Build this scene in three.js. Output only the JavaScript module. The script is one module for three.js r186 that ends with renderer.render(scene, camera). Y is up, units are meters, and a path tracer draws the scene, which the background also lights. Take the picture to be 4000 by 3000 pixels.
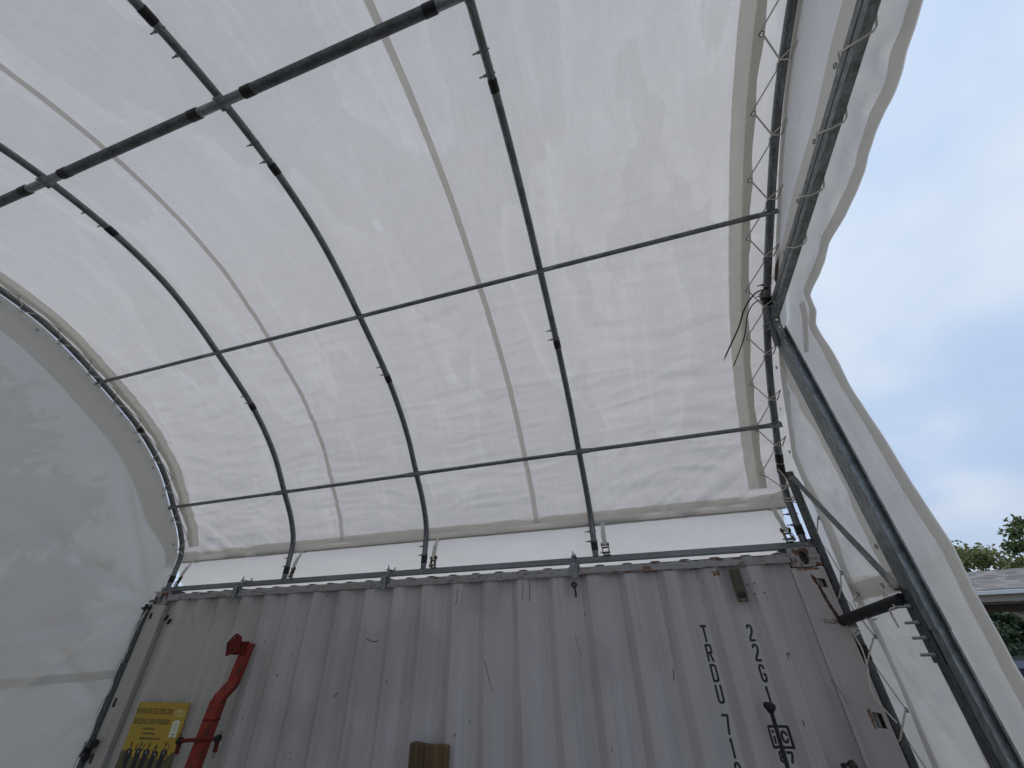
import * as THREE from 'three';
import { RoundedBoxGeometry } from 'three/addons/geometries/RoundedBoxGeometry.js';
import { mergeGeometries } from 'three/addons/utils/BufferGeometryUtils.js';

// ------------------------------------------------------------------ camera, sky, sun, exposure
const H = 2.591;                                   // top of the container above the ground; "top" coordinates have y = 0 there
const scene = new THREE.Scene();
const camera = new THREE.PerspectiveCamera(90.66, 4 / 3, 0.05, 400);
camera.position.set(4.878, H - 0.404, 3.263);
camera.rotation.order = 'YXZ';
camera.rotation.set(0.56837, 0.27821, -0.03132);
camera.updateProjectionMatrix();
scene.add(camera);

// seeded noise
function hash2(i, j, k = 0) { let h = Math.imul(i, 374761393) ^ Math.imul(j, 668265263) ^ Math.imul(k, 2147483647 ^ 0x5bd1e995); h = Math.imul(h ^ (h >>> 13), 1274126177); h ^= h >>> 16; return (h >>> 0) / 4294967296; }
function vn(x, y, k = 0) { const i = Math.floor(x), j = Math.floor(y); let u = x - i, v = y - j; u = u * u * (3 - 2 * u); v = v * v * (3 - 2 * v); const a = hash2(i, j, k), b = hash2(i + 1, j, k), c = hash2(i, j + 1, k), d = hash2(i + 1, j + 1, k); return (a + (b - a) * u) * (1 - v) + (c + (d - c) * u) * v; }
function fbm(x, y, o = 4, k = 0) { let s = 0, a = 0.5, n = 0; for (let q = 0; q < o; q++) { s += a * vn(x, y, k + q); n += a; a *= 0.5; x = x * 2.03 + 17.3; y = y * 2.03 + 5.1; } return s / n; }
let seed = 20240611;
const rnd = () => { seed = (Math.imul(seed, 1664525) + 1013904223) >>> 0; return seed / 4294967296; };
const rr = (a, b) => a + (b - a) * rnd();
const sst = (a, b, x) => { const t = Math.min(1, Math.max(0, (x - a) / (b - a))); return t * t * (3 - 2 * t); };
const mix = (a, b, t) => a + (b - a) * t;

// pale blue sky with thin streaky cloud
const SKY = (() => {
  const w = 1024, h = 512, d = new Float32Array(w * h * 4);
  for (let j = 0; j < h; j++) {
    const el = ((j + 0.5) / h - 0.5) * Math.PI;          // row 0 is the bottom
    for (let i = 0; i < w; i++) {
      const az = (i + 0.5) / w * Math.PI * 2, e = Math.max(el, 0.0);
      const up = Math.sin(e) + 0.16, px = Math.cos(az) * Math.cos(e) / up, py = Math.sin(az) * Math.cos(e) / up;
      const c1 = fbm(px * 1.1 + 31, py * 1.1 + 7, 5, 3), c2 = fbm(px * 3.2 + py * 1.3 + 3, py * 2.1 + 57, 5, 9);
      let c = sst(0.42, 0.88, c1 * 0.68 + c2 * 0.32);
      c = mix(c, 0.66, (1 - sst(0.02, 0.22, Math.sin(e))) * 0.7);
      c = mix(0.08, 1, c);
      const g = 0.86 + 0.20 * Math.sin(e) + 0.08 * (c2 - 0.5), o = (j * w + i) * 4;
      d[o] = mix(0.50, 0.76, c) * g; d[o + 1] = mix(0.655, 0.84, c) * g; d[o + 2] = mix(0.92, 0.95, c) * g; d[o + 3] = 1;
      if (el < -0.02) { d[o] = 0.30; d[o + 1] = 0.31; d[o + 2] = 0.30; }
    }
  }
  const t = new THREE.DataTexture(d, w, h, THREE.RGBAFormat, THREE.FloatType);
  t.mapping = THREE.EquirectangularReflectionMapping; t.minFilter = t.magFilter = THREE.LinearFilter; t.needsUpdate = true;
  return t;
})();
scene.background = SKY; scene.environment = SKY;
scene.backgroundIntensity = 1; scene.environmentIntensity = 1;

const sun = new THREE.DirectionalLight(0xffeed8, 1.3);
sun.position.set(11, 28, -7); sun.target.position.set(3, 1, 2); sun.shadow.radius = 40;
sun.castShadow = true; sun.shadow.mapSize.set(2048, 2048);
Object.assign(sun.shadow.camera, { left: -26, right: 26, top: 26, bottom: -26, near: 1, far: 90 });
scene.add(sun, sun.target);

const renderer = new THREE.WebGLRenderer({ antialias: true });
renderer.setSize(1024, 768);
renderer.toneMapping = THREE.LinearToneMapping;
renderer.toneMappingExposure = 1.0;
renderer.shadowMap.enabled = true;

// ------------------------------------------------------------------ helpers
const V = (x, y, z) => new THREE.Vector3(x, y + H, z);          // "top" coordinates to scene
const used = {};
function numbered(n) { const k = used[n] = (used[n] ?? -1) + 1; return k ? `${n}_${String(k).padStart(3, '0')}` : n; }
function part(name, geo, mat, parent) { const m = new THREE.Mesh(geo, mat); m.name = name; m.castShadow = m.receiveShadow = true; parent.add(m); return m; }
function thing(name, label, category, group) { const g = new THREE.Group(); g.name = numbered(name); g.userData = { label, category }; if (group) g.userData.group = group; scene.add(g); return g; }
function settle(g) {                                            // move the origin of a thing to its base
  g.updateMatrixWorld(true); const b = new THREE.Box3().setFromObject(g), c = new THREE.Vector3((b.min.x + b.max.x) / 2, b.min.y, (b.min.z + b.max.z) / 2);
  g.position.copy(c); for (const k of g.children) k.position.sub(c); return g;
}
function structure(name, geo, mat, label) { const m = new THREE.Mesh(geo, mat); m.name = name; m.castShadow = m.receiveShadow = true; m.userData = { kind: 'structure' }; if (label) m.userData.label = label; scene.add(m); return m; }
function gridGeo(nu, nv, f, uvf) {                              // f(u, v) -> Vector3
  const pos = [], uv = [], idx = [];
  for (let j = 0; j <= nv; j++) for (let i = 0; i <= nu; i++) { const p = f(i / nu, j / nv); pos.push(p.x, p.y, p.z); const q = uvf ? uvf(i / nu, j / nv, p) : [i / nu, j / nv]; uv.push(q[0], q[1]); }
  for (let j = 0; j < nv; j++) for (let i = 0; i < nu; i++) { const a = j * (nu + 1) + i, b = a + 1, c = a + nu + 1, d = c + 1; idx.push(a, b, d, a, d, c); }
  const g = new THREE.BufferGeometry(); g.setAttribute('position', new THREE.Float32BufferAttribute(pos, 3)); g.setAttribute('uv', new THREE.Float32BufferAttribute(uv, 2)); g.setIndex(idx); g.computeVertexNormals(); return g;
}
// sweep a round or flattened section along a polyline; r is a number or a function (t) -> [ra, rb]
function tube(pts, r, seg = 12, capped = true, ph = 0) {
  const n = pts.length, pos = [], nor = [], uv = [], idx = [];
  let T = [], N = []; for (let i = 0; i < n; i++) T.push(pts[Math.min(i + 1, n - 1)].clone().sub(pts[Math.max(i - 1, 0)]).normalize());
  let nn = Math.abs(T[0].y) < 0.9 ? new THREE.Vector3(0, 1, 0) : new THREE.Vector3(1, 0, 0);
  nn.sub(T[0].clone().multiplyScalar(nn.dot(T[0]))).normalize();
  let L = 0;
  for (let i = 0; i < n; i++) {
    if (i) { nn = nn.clone().sub(T[i].clone().multiplyScalar(nn.dot(T[i]))).normalize(); L += pts[i].distanceTo(pts[i - 1]); }
    N.push(nn); const B = new THREE.Vector3().crossVectors(T[i], nn);
    const q = typeof r === 'function' ? r(i / (n - 1)) : [r, r];
    for (let k = 0; k <= seg; k++) {
      const a = k / seg * Math.PI * 2 + ph, c = Math.cos(a), s = Math.sin(a);
      const p = pts[i].clone().addScaledVector(nn, c * q[0]).addScaledVector(B, s * q[1]); pos.push(p.x, p.y, p.z);
      const m = nn.clone().multiplyScalar(c / q[0]).addScaledVector(B, s / q[1]).normalize(); nor.push(m.x, m.y, m.z); uv.push(k / seg * 0.3, L);
    }
  }
  for (let i = 0; i < n - 1; i++) for (let k = 0; k < seg; k++) { const a = i * (seg + 1) + k, b = a + 1, c = a + seg + 1, d = c + 1; idx.push(a, b, d, a, d, c); }
  if (capped) for (const e of [0, n - 1]) {
    const base = pos.length / 3, t = T[e].clone().multiplyScalar(e ? 1 : -1); pos.push(pts[e].x, pts[e].y, pts[e].z); nor.push(t.x, t.y, t.z); uv.push(0.1, 0);
    for (let k = 0; k <= seg; k++) { const q = (e * (seg + 1) + k) * 3; pos.push(pos[q], pos[q + 1], pos[q + 2]); nor.push(t.x, t.y, t.z); uv.push(0.1 + 0.02 * Math.cos(k), 0.02 * Math.sin(k)); }
    for (let k = 0; k < seg; k++) e ? idx.push(base, base + 1 + k, base + 2 + k) : idx.push(base, base + 2 + k, base + 1 + k);
  }
  const g = new THREE.BufferGeometry(); g.setAttribute('position', new THREE.Float32BufferAttribute(pos, 3)); g.setAttribute('normal', new THREE.Float32BufferAttribute(nor, 3)); g.setAttribute('uv', new THREE.Float32BufferAttribute(uv, 2)); g.setIndex(idx); return g;
}
const line = (a, b, n = 2) => Array.from({ length: n }, (_, i) => a.clone().lerp(b, i / (n - 1)));
const curve = (pts, n) => new THREE.CatmullRomCurve3(pts, false, 'centripetal').getPoints(n);
function boxAt(x0, x1, y0, y1, z0, z1, r = 0.004) {             // rounded box between corners in top coordinates
  const w = x1 - x0, h = y1 - y0, d = z1 - z0; const g = new RoundedBoxGeometry(w, h, d, 1, Math.min(r, w / 2.2, h / 2.2, d / 2.2));
  g.translate((x0 + x1) / 2, (y0 + y1) / 2 + H, (z0 + z1) / 2); return g;
}
// extrude a closed 2D outline (list of [a,b]) from origin along axis; a along ax, b along bx
function prism(outline, origin, ax, bx, len, holes = [], bevel = 0) {
  const s = new THREE.Shape(outline.map(p => new THREE.Vector2(p[0], p[1])));
  for (const h of holes) s.holes.push(new THREE.Path(h.map(p => new THREE.Vector2(p[0], p[1]))));
  const g = new THREE.ExtrudeGeometry(s, { depth: len, bevelEnabled: bevel > 0, bevelSize: bevel, bevelThickness: bevel, bevelSegments: 1, bevelOffset: -bevel, curveSegments: 10 });
  const cx = new THREE.Vector3().crossVectors(ax, bx).normalize();
  g.applyMatrix4(new THREE.Matrix4().makeBasis(ax, bx, cx).setPosition(origin)); return g;
}
const oval = (cx, cy, a, b, n = 16) => Array.from({ length: n }, (_, k) => [cx + a * Math.cos(k / n * 6.28319), cy + b * Math.sin(k / n * 6.28319)]);
const AX = new THREE.Vector3(1, 0, 0), AY = new THREE.Vector3(0, 1, 0), AZ = new THREE.Vector3(0, 0, 1);
function cyl(a, b, r, seg = 8) { return tube([a, b], r, seg); }

// ------------------------------------------------------------------ textures
function dataTex(w, h, f, srgb = true, rep = [1, 1]) {
  const d = new Uint8Array(w * h * 4);
  for (let j = 0; j < h; j++) for (let i = 0; i < w; i++) { const c = f(i, j), o = (j * w + i) * 4; d[o] = Math.max(0, Math.min(255, c[0])); d[o + 1] = Math.max(0, Math.min(255, c[1])); d[o + 2] = Math.max(0, Math.min(255, c[2])); d[o + 3] = 255; }
  const t = new THREE.DataTexture(d, w, h); if (srgb) t.colorSpace = THREE.SRGBColorSpace; t.wrapS = t.wrapT = THREE.RepeatWrapping; t.magFilter = THREE.LinearFilter; t.minFilter = THREE.LinearMipmapLinearFilter; t.generateMipmaps = true; t.repeat.set(rep[0], rep[1]); t.needsUpdate = true; return t;
}
const wrapN = (x, y, p, f) => { const a = x / p, u = sst(0, 1, a); return f(x, y) * (1 - u) + f(x - p, y) * u; };   // roughly periodic in x
const gal = dataTex(256, 256, (i, j) => { const a = vn(i / 9, j / 9, 1), b = fbm(i / 60, j / 60, 4, 5), c = vn(i / 2.2, j / 2.2, 8); const v = 150 + 46 * (a - 0.5) + 60 * (b - 0.5) + 16 * (c - 0.5); return [v * 0.985, v, v * 1.005]; }, true, [4, 2.2]);
const galRough = dataTex(256, 256, (i, j) => { const b = fbm(i / 30, j / 30, 4, 15); const v = 90 + 120 * (b - 0.4); return [v, v, v]; }, false, [4, 2.2]);
const weave = dataTex(64, 64, (i, j) => { const a = Math.sin(i / 64 * Math.PI * 16) * Math.sin(j / 64 * Math.PI * 16); const v = 128 + 70 * a + 40 * (hash2(i >> 2, j, 4) - 0.5); return [v, v, v]; }, false, [9, 9]);
const M = {};
const std = (o) => new THREE.MeshStandardMaterial(o), phy = (o) => new THREE.MeshPhysicalMaterial(o);
M.galv = std({ color: 0xc6c8c9, map: gal, roughnessMap: galRough, roughness: 1, metalness: 0.45 });
M.galvPost = std({ color: 0xd8dddd, map: gal, roughness: 0.36, metalness: 0.2 });
M.galvBright = std({ color: 0xc4c7c9, map: gal, roughness: 0.34, metalness: 0.55 });
M.galvOld = std({ color: 0xa2a5a6, map: gal, roughness: 0.58, metalness: 0.4 });
M.darkSteel = std({ color: 0x5a5c5e, map: gal, roughness: 0.55, metalness: 0.6 });
M.zinc = std({ color: 0xdde7e5, map: gal, roughness: 0.4, metalness: 0.25 });
M.zincY = std({ color: 0x8d7a45, map: gal, roughness: 0.45, metalness: 0.6 });
M.bolt = std({ color: 0x8f9192, roughness: 0.4, metalness: 0.8 });
M.tape = std({ color: 0x0b0b0c, roughness: 0.55 });
M.black = std({ color: 0x0d0d0e, roughness: 0.5 });
M.cord = std({ color: 0xd2cfc6, roughness: 0.9 });
const fabricBase = { roughness: 0.95, transmission: 0.5, thickness: 0, side: THREE.DoubleSide, bumpMap: weave, bumpScale: 0.0004, specularIntensity: 0.3 };
// woven poly cover: the colour of the sheet with scuffed, chalky streaks that follow the roll direction
const LX0 = -0.08, LXW = 6.28;
const coverTex = dataTex(1536, 2048, (i, j) => {
  const x = LX0 + i / 1536 * LXW, s = j / 2048 * 9.6;
  const warp = 0.10 * fbm(x * 2, s * 1.1, 3, 41);
  const n1 = fbm((x + warp) * 1.7 + 3, s * 0.75 + 9, 3, 21), edge = 0.09 * (fbm(x * 20, s * 9, 4, 31) - 0.5);
  let k = sst(0.50, 0.525, n1 + edge) * (0.30 + 0.7 * sst(0.66, 0.5, n1)) * (0.3 + 0.7 * fbm(x * 12, s * 2.2, 3, 51));
  const n2 = fbm(x * 5 + 30, s * 0.5 + 2, 3, 61); k += 0.5 * sst(0.66, 0.70, n2 + edge) * vn(x * 40, s * 3, 62);
  const n3 = fbm(x * 1.2 + 11, s * 1.4 + 40, 4, 71); k -= 0.10 * sst(0.45, 0.75, n3);
  k += 0.55 * (fbm(x * 34, s * 13, 3, 55) - 0.5);
  const v = 225 + 11 * Math.min(1.2, k) + 3.5 * (vn(x * 150, s * 10, 5) - 0.5) + 3.5 * (vn(x * 10, s * 150, 6) - 0.5) + 4 * (hash2(i, j, 3) - 0.5);
  return [v, v - 5, v - 10.5];
}, true, [1 / LXW, 1 / 9.6]);
coverTex.offset.set(-LX0 / LXW, 0);
const sheetTex = dataTex(512, 512, (i, j) => { const v = 236 + 10 * (fbm(i / 90, j / 50, 4, 81) - 0.5) + 5 * (vn(i, j / 14, 5) - 0.5) + 5 * (vn(i / 14, j, 6) - 0.5); return [v, v - 4, v - 9]; }, true, [0.55, 0.55]);
M.cover = phy({ ...fabricBase, color: 0xffffff, map: coverTex });
M.sheet = phy({ ...fabricBase, color: 0xfdfdfd, map: sheetTex });
M.gableCloth = phy({ ...fabricBase, color: 0xf8f6f2, map: sheetTex, transmission: 0.52 });
M.hem = phy({ ...fabricBase, color: 0xebe8e2, transmission: 0.5 });
M.pocket = M.hem.clone(); M.pocket.transmission = 0.56;
M.webbing = phy({ color: 0xd9d7cf, roughness: 0.9, transmission: 0.25, thickness: 0, side: THREE.DoubleSide });

// ------------------------------------------------------------------ arch profile (z, y), foot to foot
const ZR = 2.80;
const half = [[-0.080, 0.05], [-0.085, 0.20], [-0.068, 0.40], [0.035, 0.60], [0.215, 0.83], [0.470, 1.145], [0.860, 1.48], [1.375, 1.79], [1.660, 1.945], [1.970, 2.08], [2.370, 2.18]];
const PTS = [...half, [ZR, 2.215], ...half.slice().reverse().map(p => [2 * ZR - p[0], p[1]])];
const PC = new THREE.CatmullRomCurve3(PTS.map(p => new THREE.Vector3(0, p[1], p[0])), false, 'centripetal');
PC.arcLengthDivisions = 800; const PL = PC.getLength();
function prof(s, off = 0) {                                    // point at arc length s from the near foot; off > 0 is outward
  const t = Math.min(1, Math.max(0, s / PL)), p = PC.getPointAt(t), d = PC.getTangentAt(t);
  return [p.y + d.z * off, p.z - d.y * off];
}
function sAtY(y) { let a = 0, b = PL / 2; for (let k = 0; k < 40; k++) { const m = (a + b) / 2; prof(m)[0] < y ? a = m : b = m; } return a; }
const archX = [0.012, 1.533, 3.048, 4.572, 6.03];              // at the foot
const archLean = [0.006, 0, 0, 0.004, 0.036];                  // drift in x per metre of height
const aX = (i, y) => archX[i] + archLean[i] * Math.max(0, y);
function A(i, s, dx, off) { const [y, z] = prof(s, off); return V(aX(i, y) + dx, y, z); }

// ------------------------------------------------------------------ ground
{
  const t = dataTex(512, 512, (i, j) => { const v = 132 + 60 * (fbm(i / 40, j / 40, 5, 7) - 0.5) + 40 * (hash2(i, j, 2) - 0.5); return [v * 1.02, v, v * 0.93]; }, true, [0.4, 0.4]);
  const g = new THREE.PlaneGeometry(300, 300, 1, 1); g.rotateX(-Math.PI / 2); const uv = g.attributes.uv; for (let k = 0; k < uv.count; k++) uv.setXY(k, uv.getX(k) * 300, uv.getY(k) * 300);
  structure('ground', g, std({ map: t, roughness: 1 }), 'packed grey gravel yard');
}

// ------------------------------------------------------------------ shipping container
const CL = 6.058;
function canvasTex(w, h, draw) { const c = document.createElement('canvas'); c.width = w; c.height = h; draw(c.getContext('2d'), w, h); const t = new THREE.CanvasTexture(c); t.colorSpace = THREE.SRGBColorSpace; t.magFilter = THREE.LinearFilter; t.wrapS = t.wrapT = THREE.ClampToEdgeWrapping; return t; }
const wallTex = canvasTex(2048, 880, (g, w, h) => {
  const X = x => x / CL * w, Y = y => -y / 2.6 * h, px = w / CL;
  const id = g.createImageData(w, h), d = id.data;
  for (let j = 0; j < h; j++) for (let i = 0; i < w; i++) {
    const x = i / px, y = j / h * 2.6; let v = 189 + 12 * (fbm(x * 1.4, y * 0.6, 4, 101) - 0.5) + 16 * (fbm(x * 16, y * 1.2, 4, 103) - 0.5) + 7 * (hash2(i, j, 105) - 0.5);
    const drip = sst(0.60, 0.76, fbm(x * 30, y * 0.9, 3, 107)) * 0.5; v -= 16 * drip;
    const dirt = sst(0.50, 0.7, fbm(x * 2.2 + 4, y * 1.6, 5, 109)); v -= 12 * dirt;
    const warm = sst(2.2, 0.2, x + 0.8 * (fbm(x * 3, y * 3, 3, 121) - 0.5)) * (0.5 + 0.5 * fbm(x * 12, y * 3, 3, 123));   // yellowish grime film at the old end, blotchy
    const o = (j * w + i) * 4; d[o] = v * 0.998; d[o + 1] = v * (0.970 + 0.010 * warm); d[o + 2] = v * (0.965 - 0.05 * warm); d[o + 3] = 255;
    if (hash2(i, j, 131) > 0.9998) { d[o] = d[o + 1] = d[o + 2] = 60; }
  }
  g.putImageData(id, 0, 0);
  // pits and chips in the paint
  for (let k = 0; k < 130; k++) { const x = rnd() < 0.6 ? rr(0.1, 2.3) : rr(0.1, 5.9), y = -rr(0.12, 1.9), r = rr(1.0, 2.4); g.fillStyle = `rgba(40,36,34,${rr(0.35, 0.85)})`; g.beginPath(); g.ellipse(X(x), Y(y), r * 0.55, r * rr(0.8, 2.2), rr(-0.4, 0.4), 0, 7); g.fill(); }
  const scratch = (x0, y0, x1, y1, c, lw = 1.6) => { g.strokeStyle = c; g.lineWidth = lw; g.beginPath(); g.moveTo(X(x0), Y(y0)); g.quadraticCurveTo(X((x0 + x1) / 2) + 2, Y((y0 + y1) / 2), X(x1), Y(y1)); g.stroke(); };
  scratch(3.42, -0.12, 3.41, -0.25, 'rgba(50,48,46,.75)'); scratch(3.46, -0.15, 3.46, -0.25, 'rgba(70,68,66,.5)', 1.2); scratch(3.98, -0.10, 3.97, -0.24, 'rgba(60,50,44,.65)'); scratch(4.03, -0.10, 4.025, -0.24, 'rgba(54,50,48,.75)'); scratch(4.22, -0.11, 4.2, -0.22, 'rgba(70,66,64,.5)', 1.2);
  scratch(3.66, -0.60, 3.72, -0.79, 'rgba(84,70,56,.6)', 1.4); scratch(3.66, -0.61, 3.70, -0.74, 'rgba(96,78,52,.5)', 1.2); scratch(2.62, -0.46, 2.66, -0.48, 'rgba(50,38,34,.9)', 1.8); scratch(2.66, -0.48, 2.70, -0.475, 'rgba(54,30,22,.9)', 2);
  scratch(4.35, -0.47, 4.38, -0.62, 'rgba(70,68,70,.5)', 1.3); scratch(4.98, -0.67, 4.97, -0.73, 'rgba(36,34,34,.8)', 1.8); scratch(5.86, -0.72, 5.89, -0.83, 'rgba(70,64,60,.7)', 1.3); scratch(2.4, -0.81, 2.38, -0.84, 'rgba(38,34,34,.8)', 2.2);
  // rusty runs under the rail
  for (const [x, y, s] of [[0.55, -0.10, 1], [0.83, -0.11, 0.8], [0.6, -0.22, 0.7]]) for (let k = 0; k < 16; k++) { g.strokeStyle = `rgba(92,84,52,${rr(0.15, 0.45)})`; g.lineWidth = rr(0.8, 2); const xx = x + rr(-0.04, 0.04), yy = y - rr(0, 0.06); g.beginPath(); g.moveTo(X(xx), Y(yy)); g.lineTo(X(xx + rr(-0.01, 0.01)), Y(yy - rr(0.02, 0.10) * s)); g.stroke(); }
  for (let k = 0; k < 26; k++) { g.fillStyle = `rgba(${100 + rr(0, 26) | 0},${66 + rr(0, 14) | 0},42,${rr(0.3, 0.8)})`; g.beginPath(); g.ellipse(X(5.40 + rr(-0.02, 0.025)), Y(-0.105 - rr(0, 0.03)), rr(0.8, 2.2), rr(1, 5), rr(-0.6, 0.6), 0, 7); g.fill(); }
  for (let k = 0; k < 10; k++) { g.fillStyle = `rgba(104,62,42,${rr(0.4, 0.85)})`; g.beginPath(); g.ellipse(X(5.673 + rr(-0.007, 0.007)), Y(-0.60 - rr(-0.012, 0.016)), rr(0.8, 1.8), rr(0.8, 2.6), 0.3, 0, 7); g.fill(); }
  for (const [x, y] of [[5.60, -0.262], [5.66, -0.258], [5.58, -0.20], [5.62, -0.2]]) { g.fillStyle = 'rgba(52,46,44,.9)'; g.beginPath(); g.arc(X(x), Y(y), 1.8, 0, 7); g.fill(); scratch(x, y, x + 0.006, y - 0.05, 'rgba(70,66,66,.35)', 1.4); }
  // rust along the slot and edge of the right post
  const rp = [[5.972, -0.176], [5.983, -0.205], [5.996, -0.285], [6.003, -0.335], [6.020, -0.410], [6.026, -0.425]];
  for (let k = 0; k < 260; k++) { const t = rnd() * 4.999, i = Math.floor(t), f = t - i, x = mix(rp[i][0], rp[i + 1][0], f) + rr(-0.008, 0.006), y = mix(rp[i][1], rp[i + 1][1], f) + rr(-0.01, 0.01); g.fillStyle = rnd() < 0.55 ? `rgba(56,34,26,${rr(0.4, 0.95)})` : `rgba(104,62,38,${rr(0.3, 0.9)})`; g.beginPath(); g.ellipse(X(x), Y(y), rr(0.6, 2.2), rr(1.2, 4.5), rr(-0.5, 0.2), 0, 7); g.fill(); }
  for (let k = 0; k < 40; k++) { g.fillStyle = `rgba(96,62,34,${rr(0.2, 0.7)})`; g.beginPath(); g.ellipse(X(5.955 + rr(-0.03, 0.05)), Y(-0.43 - rr(-0.012, 0.012)), rr(0.5, 1.8), rr(0.5, 2), 0, 0, 7); g.fill(); }
  for (let k = 0; k < 70; k++) { g.fillStyle = `rgba(104,56,32,${rr(0.3, 0.8)})`; g.beginPath(); g.ellipse(X(5.90 + rr(0, 0.13)), Y(-0.125 - rr(0, 0.012)), rr(0.6, 2.4), rr(0.6, 2.6), 0, 0, 7); g.fill(); }
  for (let k = 0; k < 60; k++) { g.fillStyle = `rgba(88,56,38,${rr(0.2, 0.7)})`; g.beginPath(); g.ellipse(X(5.980 + rr(-0.006, 0.008)), Y(mix(-0.85, -0.94, rnd())), rr(0.5, 1.6), rr(1, 3.5), 0, 0, 7); g.fill(); }
  // stencilled marks
  g.fillStyle = '#141416'; g.textAlign = 'center'; g.textBaseline = 'alphabetic';
  const letter = (ch, x0, x1, y0, y1) => {                     // drawn in strokes like a container stencil
    const a = X(x0), b = X(x1), t = Y(y0), u = Y(y1), L = 3.9; g.strokeStyle = '#141416'; g.lineWidth = L; g.lineJoin = 'round'; g.lineCap = 'butt';
    const l = a + L / 2, r = b - L / 2, T = t + L / 2, B = u - L / 2, m = (T + B) / 2, c = (l + r) / 2, q = (r - l) * 0.5; g.beginPath();
    if (ch === 'T') { g.moveTo(a, T); g.lineTo(b, T); g.moveTo(c, T); g.lineTo(c, u); }
    if (ch === 'R') { g.moveTo(l, u); g.lineTo(l, T); g.lineTo(r - 3, T); g.quadraticCurveTo(r, T, r, T + 4); g.lineTo(r, m - 3); g.quadraticCurveTo(r, m, r - 3, m); g.lineTo(l, m); g.moveTo(c, m); g.lineTo(r, u); }
    if (ch === 'D') { g.moveTo(l, T); g.lineTo(l, B); g.lineTo(r - 4, B); g.quadraticCurveTo(r, B, r, B - 5); g.lineTo(r, T + 5); g.quadraticCurveTo(r, T, r - 4, T); g.closePath(); }
    if (ch === 'U') { g.moveTo(l, t); g.lineTo(l, B - 5); g.quadraticCurveTo(l, B, l + 4, B); g.lineTo(r - 4, B); g.quadraticCurveTo(r, B, r, B - 5); g.lineTo(r, t); }
    if (ch === '7') { g.moveTo(a, T); g.lineTo(r, T); g.lineTo(r, T + 4); g.quadraticCurveTo(c + 2, m, c, u); }
    if (ch === '1') { g.moveTo(l + 1, T + 6); g.lineTo(c, T + 1); g.lineTo(c, u); }
    if (ch === '2') { g.moveTo(l, T + 6); g.quadraticCurveTo(l, T, c, T); g.quadraticCurveTo(r, T, r, T + 6); g.quadraticCurveTo(r, m - 2, c, m + 4); g.quadraticCurveTo(l, B - 6, l, B); g.lineTo(b, B); }
    if (ch === 'G') { g.moveTo(r, T + 7); g.quadraticCurveTo(r, T, c, T); g.quadraticCurveTo(l, T, l, T + 8); g.lineTo(l, B - 8); g.quadraticCurveTo(l, B, c, B); g.quadraticCurveTo(r, B, r, B - 7); g.lineTo(r, m + 2); g.lineTo(c, m + 2); }
    if (ch === '9') { g.ellipse(c, T + (m - T) / 2 + 1, q, (m - T) / 2 + 1, 0, 0, 7); g.moveTo(r, m - 4); g.lineTo(r, B - 7); g.quadraticCurveTo(r, B, c, B); g.quadraticCurveTo(l, B, l, B - 6); }
    if (ch === '8') { g.ellipse(c, (T + m) / 2 - 0.5, q * 0.86, (m - T) / 2, 0, 0, 7); g.moveTo(r, (m + B) / 2); g.ellipse(c, (m + B) / 2, q, (B - m) / 2, 0, 0, 7); }
    if (ch === 'C') { g.moveTo(r, T + 6); g.quadraticCurveTo(r - 1, T, c, T); g.quadraticCurveTo(l, T, l, m); g.quadraticCurveTo(l, B, c, B); g.quadraticCurveTo(r - 1, B, r, B - 6); }
    if (ch === 'i') { g.moveTo(c, t); g.lineTo(c, t + 5); g.moveTo(c, t + 9); g.lineTo(c, u); }
    g.stroke();
  };
  'TRDU'.split('').forEach((c, k) => letter(c, 5.210, 5.250, -0.430 - 0.107 * k, -0.526 - 0.106 * k));
  letter('7', 5.208, 5.246, -0.893, -0.990); letter('1', 5.214, 5.240, -1.000, -1.095); letter('9', 5.208, 5.246, -1.107, -1.203);
  '22G1'.split('').forEach((c, k) => letter(c, k === 3 ? 5.493 : 5.493, k === 3 ? 5.518 : 5.529, -0.432 - 0.107 * k, -0.527 - 0.106 * k));
  g.strokeStyle = '#141416'; g.lineWidth = 4; g.strokeRect(X(5.449), Y(-0.945), X(5.553) - X(5.449), Y(-1.036) - Y(-0.945));
  letter('i', 5.458, 5.478, -0.960, -1.022); letter('C', 5.505, 5.543, -0.962, -1.020);
  letter('8', 5.462, 5.494, -1.052, -1.104); letter('7', 5.506, 5.540, -1.052, -1.104);
});
M.wall = std({ map: wallTex, roughness: 0.58 });
const paintTile = dataTex(512, 512, (i, j) => { const v = 160 + 26 * (fbm(i / 40, j / 70, 5, 141) - 0.5) + 8 * (hash2(i, j, 143) - 0.5); return [v, v * 0.99, v * 0.985]; }, true, [1, 1]);
const rustTile = dataTex(512, 512, (i, j) => { const n = fbm(i / 60 + 9, j / 60, 5, 151), k = sst(0.52, 0.60, n + 0.06 * (vn(i / 4, j / 9, 5) - 0.5)), v = 158 + 26 * (fbm(i / 40, j / 70, 5, 141) - 0.5), b = fbm(i / 14, j / 14, 3, 155); return [mix(v, 66 + 62 * b, k), mix(v * 0.99, 50 + 40 * b, k), mix(v * 0.97, 38 + 26 * b, k)]; }, true, [2.4, 2.4]);
M.paint = std({ map: paintTile, roughness: 0.6 });
M.rustPaint = std({ map: rustTile, roughness: 0.75 });
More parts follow.
